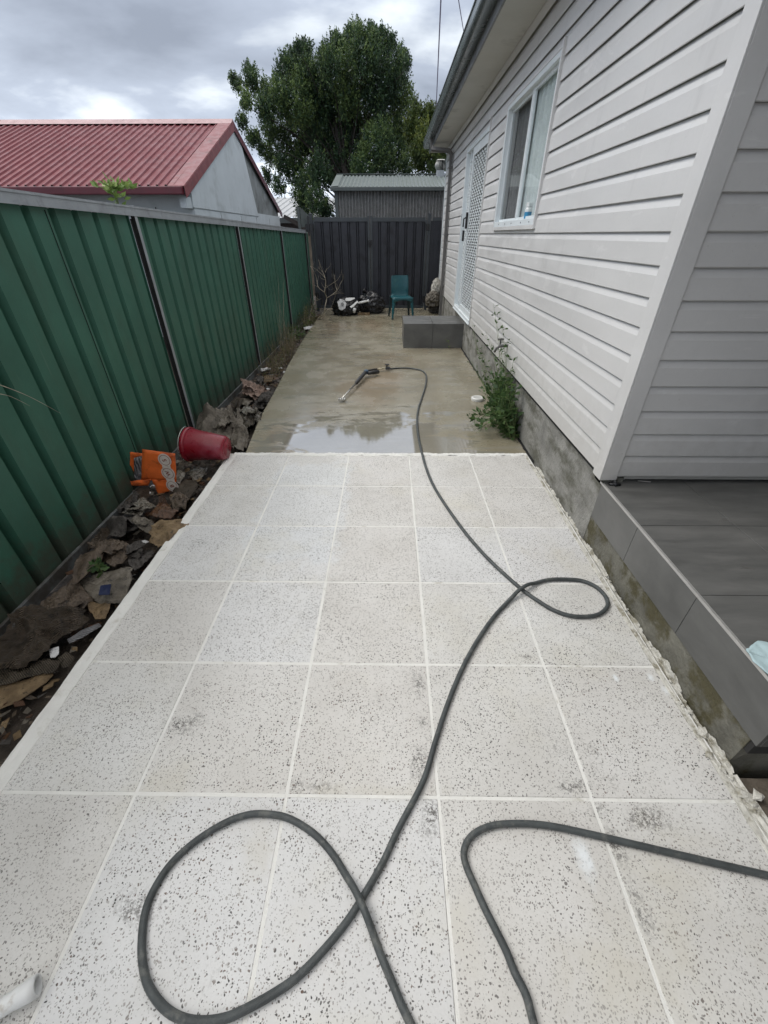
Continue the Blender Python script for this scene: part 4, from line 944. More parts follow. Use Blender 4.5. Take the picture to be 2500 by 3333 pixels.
# ---------------------------------------------------------------- chair
def chair():
    t = thing('plastic_chair', 'teal moulded plastic chair standing in front of the dark gate', 'chair', (.26, 10.0, -.012))
    t.rotation_euler = (0, 0, R(9))
    def L(x, y, z): return Vector((x, y, z))
    W_ = .44
    # shell: seat then back, one curved sheet
    rows = []
    prof = [(-.225, .395, .86), (-.215, .428, .95), (-.15, .435, 1.0), (.0, .425, 1.0), (.12, .42, .96), (.175, .44, .90), (.20, .50, .86), (.215, .60, .86), (.235, .70, .86), (.252, .775, .84), (.258, .803, .78)]
    pp = smooth_path([Vector((a, b_, c)) for a, b_, c in prof], 4)
    for q in pp:
        row = []
        for i in range(13):
            s_ = -1+2*i/12; wd = W_/2*q.z
            back = max(0, min(1, (q.y-.45)/.1))
            dz = .018*s_*s_*(1-back)*0; dish = -.018*(1-s_*s_)*(1-back)
            dy = -.03*s_*s_*back*1.0
            drop = -.025*max(0, abs(s_)-.85)/.15*(1-back)
            row.append((s_*wd, q.x+dy, q.y+dish+dz+drop))
        rows.append(row)
    g = MB(); g.grid(rows); o = g.build('shell', M['teal'], None, smooth=True, solid=.012, off=0); o.parent = t
    for sx_, sy_, m_ in ((-1, -1, 'teal'), (1, -1, 'teal'), (-1, 1, 'tealshade'), (1, 1, 'tealshade')):
        top = Vector((sx_*.185, sy_*.17-.01, .425)); bot = Vector((sx_*.232, -.235 if sy_ < 0 else .25, 0))
        rows = []
        for i in range(9):
            tt = i/8; c_ = lerp(top, bot, tt); w_ = lerp(.042, .014, tt**.6)
            rows.append([(c_.x-w_, c_.y-sy_*0, c_.z), (c_.x-w_*.5, c_.y+sy_*w_*.7, c_.z), (c_.x+w_*.5, c_.y+sy_*w_*.7, c_.z), (c_.x+w_, c_.y, c_.z)])
        g = MB(); g.grid(rows); o = g.build('leg', M[m_], None, smooth=True, solid=.012, off=0); o.parent = t
    g = MB(); rows = []
    for i in range(13):
        s_ = -1+2*i/12; arch = .05*(s_*s_)
        rows.append([(s_*.205, -.228, .425), (s_*.205, -.232, .375-arch)])
    g.grid(rows); o = g.build('front_apron', M['teal'], None, smooth=True, solid=.008); o.parent = t
chair()
# ---------------------------------------------------------------- pressure washer lance and hose
def G(x, y, z=0): return at(x, y, Z=z)
zc0 = .004
lance = thing('pressure_washer_lance', 'steel pressure washer lance with black grip lying on wet concrete', 'lance', G(790, 803))
a = G(739, 861, .02); b_ = G(768, 829, .035); c_ = G(790, 803, .05)
g = MB(); g.tube([a, b_], .0095, 10); g.build('steel_tube', M['steel'], lance, smooth=True)
g = MB(); g.tube([b_, lerp(b_, c_, .08), lerp(b_, c_, .1), lerp(b_, c_, .92), c_], [.014, .02, .023, .023, .018], 12); g.build('foregrip', M['black'], lance, smooth=True)
g = MB(); nd = Vector((1, .0, 0))
for k in (-1.5, -.5, .5, 1.5):
    q = a+Vector((k*.021, -.008, -.004)); g.tube([q, q+Vector((0, -.004, .012)), q+Vector((0, -.03, 0))], [.008, .0095, .009], 8)
g.tube([a+Vector((-.03, .004, -.002)), a+Vector((.03, .004, -.002))], .009, 8); g.build('nozzle', M['steel'], lance, smooth=True)
g = MB(); g.box(c_.x-.025, c_.x+.035, c_.y-.025, c_.y+.03, .02, .075); g.build('gun_body', M['bluegrip'], lance, bevel=.015, seg=3)
h1, h2 = G(796, 806, .045), G(817, 803, .03)
g = MB(); g.tube([h1, lerp(h1, h2, .5), h2], [.022, .023, .026], 10); g.build('pistol_grip', M['black'], lance, smooth=True)
h1, h2 = G(796, 800, .05), G(814, 797, .03)
g = MB(); g.tube([h1, h2], .012, 8); g.build('trigger_guard', M['black'], lance, smooth=True)
g = MB(); f1, f2 = G(814, 798, .024), G(833, 795, .024)
for k in range(5):
    q1, q2 = lerp(f1, f2, k/5), lerp(f1, f2, (k+.9)/5); g.tube([q1, q2], [.010, .015][k % 2], 8)
g.build('brass_coupling', M['brass'], lance)
g = MB(); q = G(836, 795, .024); g.tube([q-Vector((.02, .0, 0)), q+Vector((.035, 0, 0))], .021, 8); g.tube([q+Vector((0, 0, .0)), q+Vector((0, 0, .05))], .01, 8); g.tube([q+Vector((-.03, 0, .045)), q+Vector((.03, 0, .045))], .010, 8); g.build('connector', M['black'], lance)
hp = [(836, 795.5), (855, 793.5), (880, 793), (902, 796), (915, 801), (921, 812), (919, 832), (911, 858), (904, 880), (901, 905), (903, 935), (910, 970), (918, 1003), (932, 1040), (955, 1080), (1000, 1144), (1045, 1197), (1085, 1236),
      (1112, 1260), (1135, 1279), (1161, 1297), (1194, 1317), (1228, 1329), (1260, 1332), (1290, 1328), (1308, 1316), (1313, 1302), (1305, 1284), (1285, 1266), (1255, 1254), (1215, 1251), (1180, 1253), (1150, 1263), (1122, 1279), (1095, 1302), (1065, 1335), (1035, 1378), (1008, 1425), (985, 1475), (962, 1535), (940, 1603), (915, 1685)]
z3 = [(1655, 380), (1590, 520), (1500, 675), (1430, 780), (1330, 900), (1230, 1000), (1120, 1075), (1000, 1140), (930, 1168), (850, 1180), (770, 1172), (700, 1138), (645, 1080), (608, 1010), (592, 930), (589, 850), (600, 740), (630, 650), (690, 550), (760, 475), (850, 405), (950, 348), (1030, 322), (1100, 318), (1180, 330), (1250, 363), (1320, 415), (1385, 490), (1440, 580), (1490, 672), (1540, 790), (1580, 900), (1630, 1020), (1665, 1105)]
hp += [(x*.52, 1592.6+y*.52) for x, y in z3]+[(893, 2225)]
ht = [(605, 1290), (570, 1160), (520, 1060), (480, 960), (430, 860), (380, 760), (340, 670), (305, 590), (290, 530), (300, 480), (330, 440), (380, 410), (450, 392), (550, 388), (650, 395), (750, 412), (900, 445), (1050, 480), (1200, 515), (1350, 550), (1500, 585), (1659, 622), (1750, 645)]
HR = .0100
def hpt(x, y): return G(x, y, HR)
pts = [hpt(*p) for p in hp]
tail = [hpt((1300+x*.7233)/K, (2400+y*.7233)/K) for x, y in ht]
tdir = (tail[0]-tail[1]).normalized(); pdir = (pts[-1]-pts[-2]).normalized()
mid_ = [pts[-1]+pdir*.12, (pts[-1]+tail[0])/2+Vector((0, -.30, 0)), tail[0]+tdir*.13]
allp = smooth_path(pts+mid_+tail+[tail[-1]+Vector((.35, -.05, 0))], 6)
def lift(P):
    # raise the later pass where the hose crosses itself
    n_ = len(P); out_ = [p.copy() for p in P]
    for i in range(0, n_, 1):
        for j in range(i+14, n_, 1):
            if (P[i].xy-P[j].xy).length < .03 and i % 1 == 0:
                for k in range(-7, 8):
                    if 0 <= j+k < n_: out_[j+k].z = max(out_[j+k].z, HR+2*HR*math.exp(-(k/3.2)**2))
    return out_
allp = lift(allp)
for i, p in enumerate(allp):
    if p.y > 3.12: p.z -= .012
allp[0].z = .024; allp[1].z = .02; allp[2].z = .016
g = MB(); g.tube(allp, HR, 10); tag(g.build('pressure_hose', M['hose'], smooth=True), 'long dark grey rubber hose looping across the white tiles', 'hose')
# ---------------------------------------------------------------- drain cap
dr = thing('floor_drain_cap', 'round white plastic drain grate standing proud of the wet concrete', 'drain cap', G(1031, 861))
q = G(1031, 862, 0); g = MB(); rows = []
for z, r_ in ((-.014, .066), (.006, .070), (.014, .070), (.022, .065), (.024, .055), (.020, .047)):
    rows.append([(q.x+r_*math.cos(a), q.y+r_*math.sin(a), z) for a in [2*math.pi*k/28 for k in range(29)]])
g.grid(rows); g.build('rim', M['drain'], dr, smooth=True)
g = MB()
for k in range(-4, 5):
    hw = math.sqrt(max(0, .047**2-(k*.0105)**2)); g.box(q.x+k*.0105-.003, q.x+k*.0105+.003, q.y-hw, q.y+hw, .014, .021)
g.build('slats', M['drain'], dr); g = MB(); g.tube([(q.x, q.y, .0), (q.x, q.y, .008)], .046, 20); g.build('drain_hole', M['gap'], dr)
# ---------------------------------------------------------------- bucket
bk = thing('red_bucket', 'red plastic bucket lying on its side by the fence', 'bucket', (-1.47, 3.02, 0))
A = Vector((-1.625, 3.02, .125)); B = Vector((-1.30, 3.0, .100)); ax = (B-A).normalized(); u = Vector((0, 1, 0)); u = (u-ax*u.dot(ax)).normalized(); v_ = ax.cross(u)
def ring(t, r_): c = A+(B-A)*t; return [c+(u*math.cos(a)+v_*math.sin(a))*r_ for a in [2*math.pi*k/36 for k in range(37)]]
RB = .132
g = MB(); g.grid([ring(0, RB-.006), ring(0, RB), ring(.06, RB-.002), ring(.075, RB-.002), ring(.5, RB-.02), ring(.93, RB-.036), ring(.985, RB-.046), ring(1.0, RB-.058)]); g.add(ring(1.0, RB-.058)[:-1], [tuple(range(36))])
g.build('bucket_body', M['redbucket'], bk, smooth=True, solid=.003)
g = MB(); g.grid([ring(-.005, RB-.004), ring(-.005, RB+.004), ring(.03, RB+.008), ring(.10, RB+.006), ring(.10, RB-.001)]); g.build('rim', M['redbucket'], bk, smooth=True)
g = MB(); pts = []
for k in range(25):
    a = math.pi*(.0+k/24); c = A+(B-A)*(-.015)+(u*math.cos(a+1.3)+v_*math.sin(a+1.3))*(RB+.010); pts.append(c)
g.tube(pts, .0028, 6); g.build('wire_handle', M['steel'], bk, smooth=True)
# ---------------------------------------------------------------- crumpled litter
def crumple(name, label, cat, poly, z0_, hgt, m, seed, n=44, amp=.03, freq=9, folds=2, tilt=(0, 0), group=None, edge=.10, dome=.45, layers=1):
    """sheet filling a ground outline (world xy), folded and creased, its outline torn"""
    P_ = [Vector((p[0], p[1], 0)) for p in poly]; cen = sum(P_, Vector())/len(P_)
    off = Vector((seed*3.7, seed*1.3, seed*.77))
    ang = [math.atan2((p-cen).y, (p-cen).x) for p in P_]
    k = len(P_); rows = []; nr, na = n//2, n*2
    bd = []
    for i in range(na+1):
        t = i/na*k; a = int(t) % k; f = t-int(t); q = lerp(P_[a], P_[(a+1) % k], f)
        q = cen+(q-cen)*(1+1.6*edge*mn.fractal(Vector((q.x*18, q.y*18, seed)), 1, 2, 5)); bd.append(q)
    bd[-1] = bd[0]
    fr = random.Random(seed); fl = [(fr.uniform(0, math.pi), fr.uniform(-.1, .1), fr.uniform(.4, 1)) for _ in range(folds)]
    tri = lambda v: abs((v % 1)-.5)*2
    ks = [(fr.uniform(0, math.pi), fr.uniform(.45, .9)*freq*.55, fr.uniform(.6, 1.1), fr.random()) for _ in range(3)]+[(fr.uniform(0, math.pi), fr.uniform(1., 1.9)*freq*.8, fr.uniform(.22, .42), fr.random()) for _ in range(4)]
    for j in range(nr+1):
        s_ = j/nr; row = []
        for q in bd:
            p = cen+(q-cen)*s_; v1 = Vector((p.x, p.y, 0))*freq*.5+off
            wx_ = p.x+.05*mn.noise(v1); wy_ = p.y+.05*mn.noise(v1+Vector((0, 9, 4))); z = 0
            vv = Vector((wx_, wy_, 0))*freq*1.25+off; z += amp*(1.2*(mn.voronoi(vv)[0][0]-.35)+.65*(mn.voronoi(vv*2.4)[0][0]-.35)+.4*(mn.voronoi(vv*5.5)[0][0]-.3))
            for ka, kf, kw, kp in ks:
                z += amp*.55*kw*(tri((wx_*math.cos(ka)+wy_*math.sin(ka))*kf+kp)-.5)*1.5
            z += amp*.35*mn.noise(v1*6)+amp*.18*mn.noise(v1*15)+hgt*dome*(1-s_**2)*(.6+.5*mn.noise(v1*.8))
            curl = max(0, s_-.8)/.2; z += hgt*.35*curl*curl*(mn.noise(v1*1.7)+.15)
            for fa, fo, fw in fl:
                dd = (p-cen).x*math.cos(fa)+(p-cen).y*math.sin(fa)-fo; z += hgt*.45*fw*max(0, 1-abs(dd)/.05)
            z += (p-cen).x*tilt[0]+(p-cen).y*tilt[1]
            lx = mn.noise(v1*2.2+Vector((9, 0, 0)))*amp*.9; ly = mn.noise(v1*2.2+Vector((0, 9, 0)))*amp*.9
            row.append(Vector((p.x+lx, p.y+ly, z0_+z)))
        rows.append(row)
    g = MB(); g.grid(rows)
    for q in range(1, layers):
        ra = fr.uniform(-.5, .5); sc2 = fr.uniform(.5, .85); oo = Vector((fr.uniform(-.06, .06), fr.uniform(-.08, .08), .018*q)); mm = Matrix.Rotation(ra, 3, 'Z')@Matrix.Rotation(fr.uniform(-.35, .35), 3, 'X')@Matrix.Rotation(fr.uniform(-.35, .35), 3, 'Y')
        cz = Vector((cen.x, cen.y, z0_+hgt*.3))
        g.grid([[cz+oo+mm@((v-cz)*sc2) for v in row] for row in rows])
    o = g.build(name, m, None, smooth=True, solid=.0025)
    return tag(o, label, cat, group)
def gp(L, z=-.04, conv=None):
    o = []
    for x, y in L:
        if conv: x, y = conv(x, y)
        p = at(x, y, Z=z); o.append((max(p.x, FX+.03), p.y))
    return o
c5 = lambda x, y: ((x*.422)/K, (1600+y*.422)/K)
cL = lambda x, y: ((x*.27125)/K, (1850+y*.27125)/K)
c4 = lambda x, y: ((300+x*.422)/K, (1100+y*.422)/K)
c6 = lambda x, y: ((400+x*.2411)/K, (1380+y*.2411)/K)
c7 = lambda x, y: ((560+x*.2411)/K, (1180+y*.2411)/K)
crumple('soggy_cardboard', 'large soggy brown cardboard sheet nearest the camera by the fence', 'cardboard', gp([(0, 880), (170, 640), (350, 520), (700, 500), (1050, 500), (1080, 620), (700, 860), (450, 1100), (200, 1180), (0, 1240), (-160, 1100)], -.02, cL), -.04, .06, M['t_card'], 3, n=64, amp=.030, freq=8, folds=4, tilt=(-.1, .05))
crumple('broken_board', 'damp tan broken board below the large soggy cardboard', 'board', gp([(-120, 1400), (330, 1320), (600, 1190), (625, 1290), (430, 1455), (200, 1600), (-120, 1740)], -.08, cL), -.085, .02, M['t_tan'], 5, amp=.008, freq=6, folds=1, edge=.05)
crumple('torn_cardboard_flap', 'dark torn cardboard flap between soggy sheet and tan board', 'cardboard', gp([(0, 1240), (450, 1100), (800, 1080), (640, 1230), (300, 1300), (0, 1400)], -.06, cL), -.07, .02, M['t_card2'], 33, amp=.022, freq=9, folds=2)
crumple('plastic_strip', 'long flat grey plastic strip lying against the tile edge', 'plastic strip', gp([(800, 850), (960, 740), (1180, 660), (1220, 690), (1000, 820), (830, 905)], -.05, cL), -.05, .015, M['t_lav'], 7, amp=.004, freq=4, folds=1, edge=.02)
crumple('paper_label', 'small pale label scrap with grey scribbles', 'paper scrap', gp([(600, 980), (720, 950), (725, 1040), (680, 1085), (620, 1090)], -.055, cL), -.045, .005, M['t_white'], 8, n=16, amp=.003, freq=8, folds=0, edge=.06)
crumple('ribbed_cardboard', 'small ribbed cardboard square beside the tile edge below the grey strip', 'cardboard', gp([(700, 1080), (790, 1000), (900, 1070), (830, 1180), (740, 1190)], -.06, cL), -.06, .01, M['t_card2'], 9, n=20, amp=.005, folds=0, edge=.05)
crumple('draped_paper', 'brown paper sheet draped over the bottom rail of the fence', 'paper', gp([(560, 520), (640, 430), (790, 335), (850, 400), (770, 500), (640, 640), (545, 710)], .02, c5), -.03, .07, M['t_paper'], 12, amp=.014, freq=7, folds=2, edge=.06)
crumple('muddy_paper', 'muddy brown paper heap in the middle of the dirt strip', 'paper', gp([(790, 380), (900, 400), (1010, 440), (1000, 520), (880, 600), (760, 540)], -.04, c5), -.04, .05, M['t_paper'], 14, amp=.02, freq=10, layers=3)
crumple('folded_cloth', 'folded dark grey cloth standing up beside the fence', 'cloth', gp([(795, 175), (900, 165), (1060, 200), (1000, 290), (940, 340), (820, 340)], -.01, c5), -.05, .12, M['t_dark'], 16, amp=.02, freq=6, folds=3, edge=.05)
crumple('brown_mat_scrap', 'torn light brown mat scrap overlapping the tile edge', 'mat', gp([(1150, 250), (1250, 215), (1440, 195), (1470, 235), (1370, 320), (1290, 400), (1220, 430), (1160, 400)], 0, c5), -.01, .03, M['t_tan'], 18, amp=.010, freq=9, folds=2, edge=.12)
crumple('grey_packaging', 'grey flattened packaging with a dark blue square', 'packaging', gp([(610, 690), (800, 620), (1020, 580), (1010, 720), (930, 860), (780, 870), (680, 800)], -.05, c5), -.06, .03, M['t_grey'], 20, amp=.012, freq=8, folds=2, edge=.07)
p = gp([(790, 750), (870, 740), (860, 820), (780, 835)], -.02, c5); g = MB(); g.prism([(a, b_, .002+.01*i_ % .01) for i_, (a, b_) in enumerate(p)], (0, 0, .003)); tag(g.build('blue_patch', mat('navy_print', (.006, .012, .05), .5)), 'dark navy square scrap lying on the grey packaging', 'scrap')
crumple('rag_heap', 'dark wet rag heap just below the folded cloth', 'rag', gp([(980, 520), (1100, 440), (1190, 470), (1100, 580), (1040, 620)], -.05, c5), -.06, .05, M['t_dark'], 22, amp=.02, freq=11, layers=3)
crumple('brown_bag_scrap', 'brown bag scrap left of the navy square', 'paper', gp([(480, 760), (600, 690), (700, 800), (640, 880), (520, 900)], -.04, c5), -.06, .05, M['t_paper'], 23, amp=.02, freq=9, layers=3)
crumple('tan_paper_scrap', 'tan paper scrap right of the brown bag scrap by the tiles', 'paper', gp([(680, 850), (850, 870), (820, 980), (740, 990)], -.05, c5), -.06, .03, M['t_tan'], 24, n=22, amp=.012, freq=9)
crumple('rusty_scrap', 'rusty brown leathery scrap with a raised tip', 'scrap', gp([(290, 1170), (480, 1080), (540, 960), (600, 1080), (740, 1180), (640, 1260), (420, 1290)], -.03, c6), -.05, .06, M['t_rust'], 26, amp=.018, freq=8, folds=3)
crumple('striped_cardboard', 'striped corrugated cardboard piece right below the orange bag', 'cardboard', gp([(660, 880), (830, 760), (990, 770), (1010, 830), (880, 970), (720, 1010)], -.02, c6), -.04, .03, M['t_card2'], 28, amp=.006, freq=5, folds=1, tilt=(.0, .2), edge=.04)
crumple('mossy_cardboard', 'mossy striped cardboard piece left below the orange bag', 'cardboard', gp([(30, 960), (110, 860), (360, 860), (370, 960), (240, 1060), (0, 1060)], -.02, c6), -.03, .04, M['t_card'], 30, amp=.008, freq=6, folds=1, edge=.05)
crumple('crinkled_film', 'crinkled dirty clear film beside the rusty scrap', 'plastic film', gp([(0, 1070), (240, 1080), (420, 1060), (300, 1180), (180, 1240), (0, 1230)], -.03, c6), -.05, .05, M['t_film'], 31, amp=.022, freq=16, folds=2, layers=3)
crumple('grey_rubber_sheet', 'curled grey rubber sheet below the crinkled film', 'rubber sheet', gp([(-60, 1250), (190, 1250), (210, 1340), (120, 1410), (-60, 1420)], -.02, c6), -.04, .06, M['t_dark'], 35, amp=.012, freq=5, folds=1)
crumple('grey_rag', 'grey brown rag under the torn mat scrap', 'rag', gp([(210, 1280), (380, 1300), (500, 1400), (330, 1430), (200, 1400)], -.03, c6), -.05, .05, M['t_grey'], 36, amp=.018, freq=9, layers=3)
crumple('plastic_sheet_scrap', 'scrap of thin clear sheet right of the orange bag', 'plastic film', gp([(720, 600), (830, 640), (860, 680), (760, 800), (720, 780)], -.03, c6), -.04, .04, M['t_film'], 37, n=20, amp=.012, freq=10)
crumple('crumpled_paper_bag', 'big crumpled grey brown paper bag behind the red bucket', 'paper bag', gp([(260, 720), (400, 660), (700, 570), (820, 600), (860, 760), (760, 900), (640, 960), (420, 930), (290, 850)], .06, c7), -.03, .21, M['t_grey'], 41, n=52, amp=.038, freq=7.5, folds=3, layers=3)
crumple('stiff_brown_card', 'stiff brown card folded between bucket and wet concrete', 'cardboard', gp([(790, 640), (920, 740), (1030, 910), (1000, 1080), (880, 1150), (760, 1050), (830, 860)], .0, c7), -.06, .13, M['t_grey'], 43, n=44, amp=.030, freq=8, folds=3, layers=3)
crumple('clear_bag_heap', 'shiny clear plastic bag heap with white flecks', 'plastic bag', gp([(870, 600), (1000, 560), (1180, 620), (1140, 740), (1000, 850), (900, 760)], .0, c7), -.06, .11, M['t_film'], 45, n=44, amp=.03, freq=12, folds=2, layers=3)
crumple('pink_brown_paper', 'pinkish brown crumpled paper with a pointed corner', 'paper', gp([(960, 380), (1000, 240), (1090, 220), (1250, 330), (1240, 400), (1080, 440), (980, 430)], .02, c7), -.04, .10, M['t_pink'], 47, n=44, amp=.03, freq=9, folds=3, layers=3)
crumple('layered_sheets', 'pile of layered grey sheets against the slab edge', 'paper', gp([(1100, 480), (1230, 400), (1400, 330), (1330, 470), (1210, 600), (1100, 570)], .0, c7), -.06, .11, M['t_dark'], 49, n=44, amp=.026, freq=14, folds=3, layers=3)
crumple('pale_bag_scrap', 'pale rounded bag scrap under the pinkish paper', 'plastic bag', gp([(930, 480), (1020, 450), (1080, 500), (1000, 560), (910, 540)], -.03, c7), -.06, .05, M['t_grey'], 51, n=24, amp=.014, freq=8)
crumple('wet_paper_litter', 'flat wet paper litter lying between bucket and orange bag', 'paper', gp([(860, 600), (1010, 560), (1150, 560), (1060, 700), (960, 740), (900, 680)], -.06, c6), -.09, .02, M['t_film'], 52, n=26, amp=.012, freq=12, folds=0)
EX = [('rag', 'black sodden rag wedged under the fence rail beside the soggy cardboard', [(30, 700), (150, 560), (330, 480), (420, 560), (300, 640), (160, 700)], cL, 't_dark', 81), 
      ('paper', 'torn pale paper corner on top of the soggy cardboard', [(300, 520), (420, 500), (520, 560), (430, 590), (340, 580)], cL, 't_grey', 82),
      ('paper', 'brown sodden paper against the rail between draped paper and soggy cardboard', [(330, 900), (430, 780), (520, 740), (560, 820), (470, 930)], c5, 't_paper', 83),
      ('cardboard', 'dark cardboard lump above the draped paper at the fence foot', [(650, 420), (730, 330), (830, 260), (880, 330), (790, 420)], c5, 't_card', 84),
      ('rag', 'black rag under the orange bag at the fence foot', [(940, 120), (1000, 20), (1080, 10), (1100, 110), (1000, 170)], c5, 't_dark', 85),
      ('paper', 'small grey paper ball at the left end of the red bucket', [(740, 560), (800, 500), (850, 560), (800, 620)], c6, 't_grey', 86),
      ('paper', 'brown wad of paper filling the gap right of the rusty scrap', [(640, 1020), (760, 960), (880, 1010), (840, 1120), (720, 1170)], c6, 't_paper', 87),
      ('cardboard', 'brown card wad between the pinkish paper and the paper bag', [(820, 560), (900, 480), (960, 520), (900, 620)], c7, 't_card2', 88),
      ('paper', 'dark paper wad beyond the pinkish paper by the rail', [(1120, 260), (1180, 190), (1240, 230), (1200, 310)], c7, 't_dark', 89)]
for nm_, lab_, pl_, cv_, mt_, sd_ in EX:
    crumple('sodden_'+nm_, lab_, nm_, gp(pl_, -.04, cv_), -.055, .06, M[mt_], sd_, n=30, amp=.03, freq=10, folds=2, layers=2)
# painted board scrap with dark marks
p = [at(*c7(x, y), Z=-.07) for x, y in ((1250, 190), (1370, 180), (1350, 260), (1240, 265))]
lb = thing('marked_board', 'small brown board scrap with dark blocky lettering', 'board', p[0])
g = MB(); g.prism([(q.x, q.y, -.075) for q in p], (0, 0, .014)); g.build('board', M['t_tan'], lb)
g = MB()
for k in range(4):
    for (a0, a1, b0, b1) in ((.05, .10, .15, .85), (.10, .18, .70, .85), (.10, .18, .15, .30)):
        q = lambda s_, t_: lerp(lerp(p[3], p[2], s_), lerp(p[0], p[1], s_), t_)
        s0, s1 = .02+k*.24+a0, .02+k*.24+a1; w4 = [q(s0, b0), q(s1, b0), q(s1, b1), q(s0, b1)]
        g.prism([(w_.x, w_.y, -.0605) for w_ in w4], (0, 0, .002))
g.build('dark_mark', M['gap'], lb)
# loose fragments too many to count
g = MB(); fr = random.Random(77); mi = 0
for k in range(2600):
    y = fr.uniform(.5, 10.8)**1; xr = -1.35-.02*(y-3) if y > 3.1 else -1.345
    x = fr.uniform(FX+.04, xr-.01); s_ = fr.uniform(.006, .028)*(1.2 if y > 4 else 1); a = fr.uniform(0, 6.28); zz = -.105+.03*fr.random()+(.02 if y > 7 else 0)
    q = Matrix.Rotation(a, 3, 'Z')@Matrix.Rotation(fr.uniform(-.7, .7), 3, 'X'); c_ = Vector((x, y, zz))
    vs = [c_+q@Vector((s_*fr.uniform(-1.2, -.5), s_*fr.uniform(-.9, -.3), fr.uniform(-.004, .004))), c_+q@Vector((s_*fr.uniform(.5, 1.3), s_*fr.uniform(-.9, -.3), fr.uniform(-.004, .004))), c_+q@Vector((s_*fr.uniform(.5, 1.2), s_*fr.uniform(.3, .9), fr.uniform(-.004, .004))), c_+q@Vector((s_*fr.uniform(-1.2, -.4), s_*fr.uniform(.3, .9), fr.uniform(-.004, .004)))]
    g.add(vs, [(0, 1, 2, 3)], fr.choice([0, 0, 1, 1, 2, 3, 3, 4] if fr.random() < .97 else [5]))
stuff(g.build('leaf_and_paper_litter', [M['t_paper'], M['t_grey'], M['t_tan'], M['t_rust'], M['t_dark'], M['t_white']], solid=.002), 'scattered dead leaves and paper fragments along the dirt strip', 'litter')
# white scraps far along the strip
for k, (x, y, lab) in enumerate(((667, 709, 'bright white scrap among the dry weeds near the gate'), (606, 733, 'small white scrap beside the green weed clump'), (575, 800, 'pale scrap lying by the fence rail beyond the layered sheets'))):
    c_ = at(x, y, Z=-.03); s_ = .09 if k == 0 else .06
    crumple('white_scrap', lab, 'scrap', [(c_.x+s_*1.2*math.cos(a), c_.y+s_*1.8*math.sin(a)) for a in (0, 1, 2, 3, 4, 5)], -.03, .03, M['t_white'], 60+k, n=18, amp=.02, freq=14, folds=1, edge=.2, group='white scraps along the fence')
# orange shopping bag
ob = thing('orange_bag', 'torn orange paper carry bag with round white letter badges', 'bag', (-1.68, 2.6, -.05))
def op(x, y, Y=2.60, dy=0): q = at(*c6(x, y), Y=Y); return Vector((q.x, Y+dy, q.z))
def sheet(name, outl, Y, m, parent, thick=.004, bulge=.012, seed=0, n=9):
    P4 = [op(x, y, Y) for x, y in outl]; rows = []
    for i in range(n+1):
        row = []
        for j in range(n+1):
            s_, t_ = i/n, j/n; q = lerp(lerp(P4[0], P4[1], s_), lerp(P4[3], P4[2], s_), t_)
            row.append(q+Vector((0, -bulge*math.sin(math.pi*s_)*math.sin(math.pi*t_)+.007*mn.noise(Vector((s_*3, t_*3, seed))), 0)))
        rows.append(row)
    g = MB(); g.grid(rows); return g.build(name, m, parent, smooth=True, solid=thick, off=0)
sheet('front_panel', [(262, 340), (705, 400), (725, 770), (248, 755)], 2.60, M['orange'], ob, bulge=.004, seed=1)
sheet('front_flap', [(392, 748), (722, 770), (640, 900), (480, 950)], 2.5975, M['orange'], ob, bulge=.0, seed=2)
sheet('side_panel', [(95, 380), (262, 400), (300, 810), (95, 790)], 2.63, M['orange'], ob, bulge=-.02, seed=3)
sheet('gusset', [(60, 775), (380, 745), (345, 830), (70, 835)], 2.57, M['orange'], ob, bulge=.01, seed=4)
sheet('inner_lining', [(150, 460), (255, 430), (262, 790), (155, 790)], 2.615, M['t_lav'], ob, bulge=.0, seed=5)
g = MB(); badge = [(565, 488, 86), (612, 665, 88), (668, 835, 80)]
yb_ = 2.588
def oq(x, y, Y=yb_): return op(x, y, Y)
for bx_, by_, br_ in badge:
    cen = oq(bx_, by_); r_ = (oq(bx_+br_, by_)-cen).length
    g.prism([cen+Vector((math.cos(a)*r_, 0, math.sin(a)*r_*1.12)) for a in [2*math.pi*k/28 for k in range(28)]], (0, -.0016, 0))
for (ax_, ay_, _), (bx_, by_, _) in zip(badge, badge[1:]):
    mx_, my_ = (ax_+bx_)/2, (ay_+by_)/2; cen = oq(mx_, my_); r_ = (oq(mx_+56, my_)-cen).length
    g.prism([cen+Vector((math.cos(a)*r_, .0004, math.sin(a)*r_)) for a in [2*math.pi*k/16 for k in range(16)]], (0, -.0016, 0))
g.build('badge', M['logo'], ob)
g = MB()
for bx_, by_, br_ in badge:
    cen = oq(bx_, by_); r_ = (oq(bx_+br_*.74, by_)-cen).length
    ri = [cen+Vector((math.cos(a)*r_, -.0022, math.sin(a)*r_*1.1)) for a in [2*math.pi*k/28 for k in range(29)]]
    ro = [cen+Vector((math.cos(a)*r_*1.10, -.0022, math.sin(a)*r_*1.21)) for a in [2*math.pi*k/28 for k in range(29)]]
    g.grid([ri, ro])
g.build('badge_ring', M['ink'], ob)
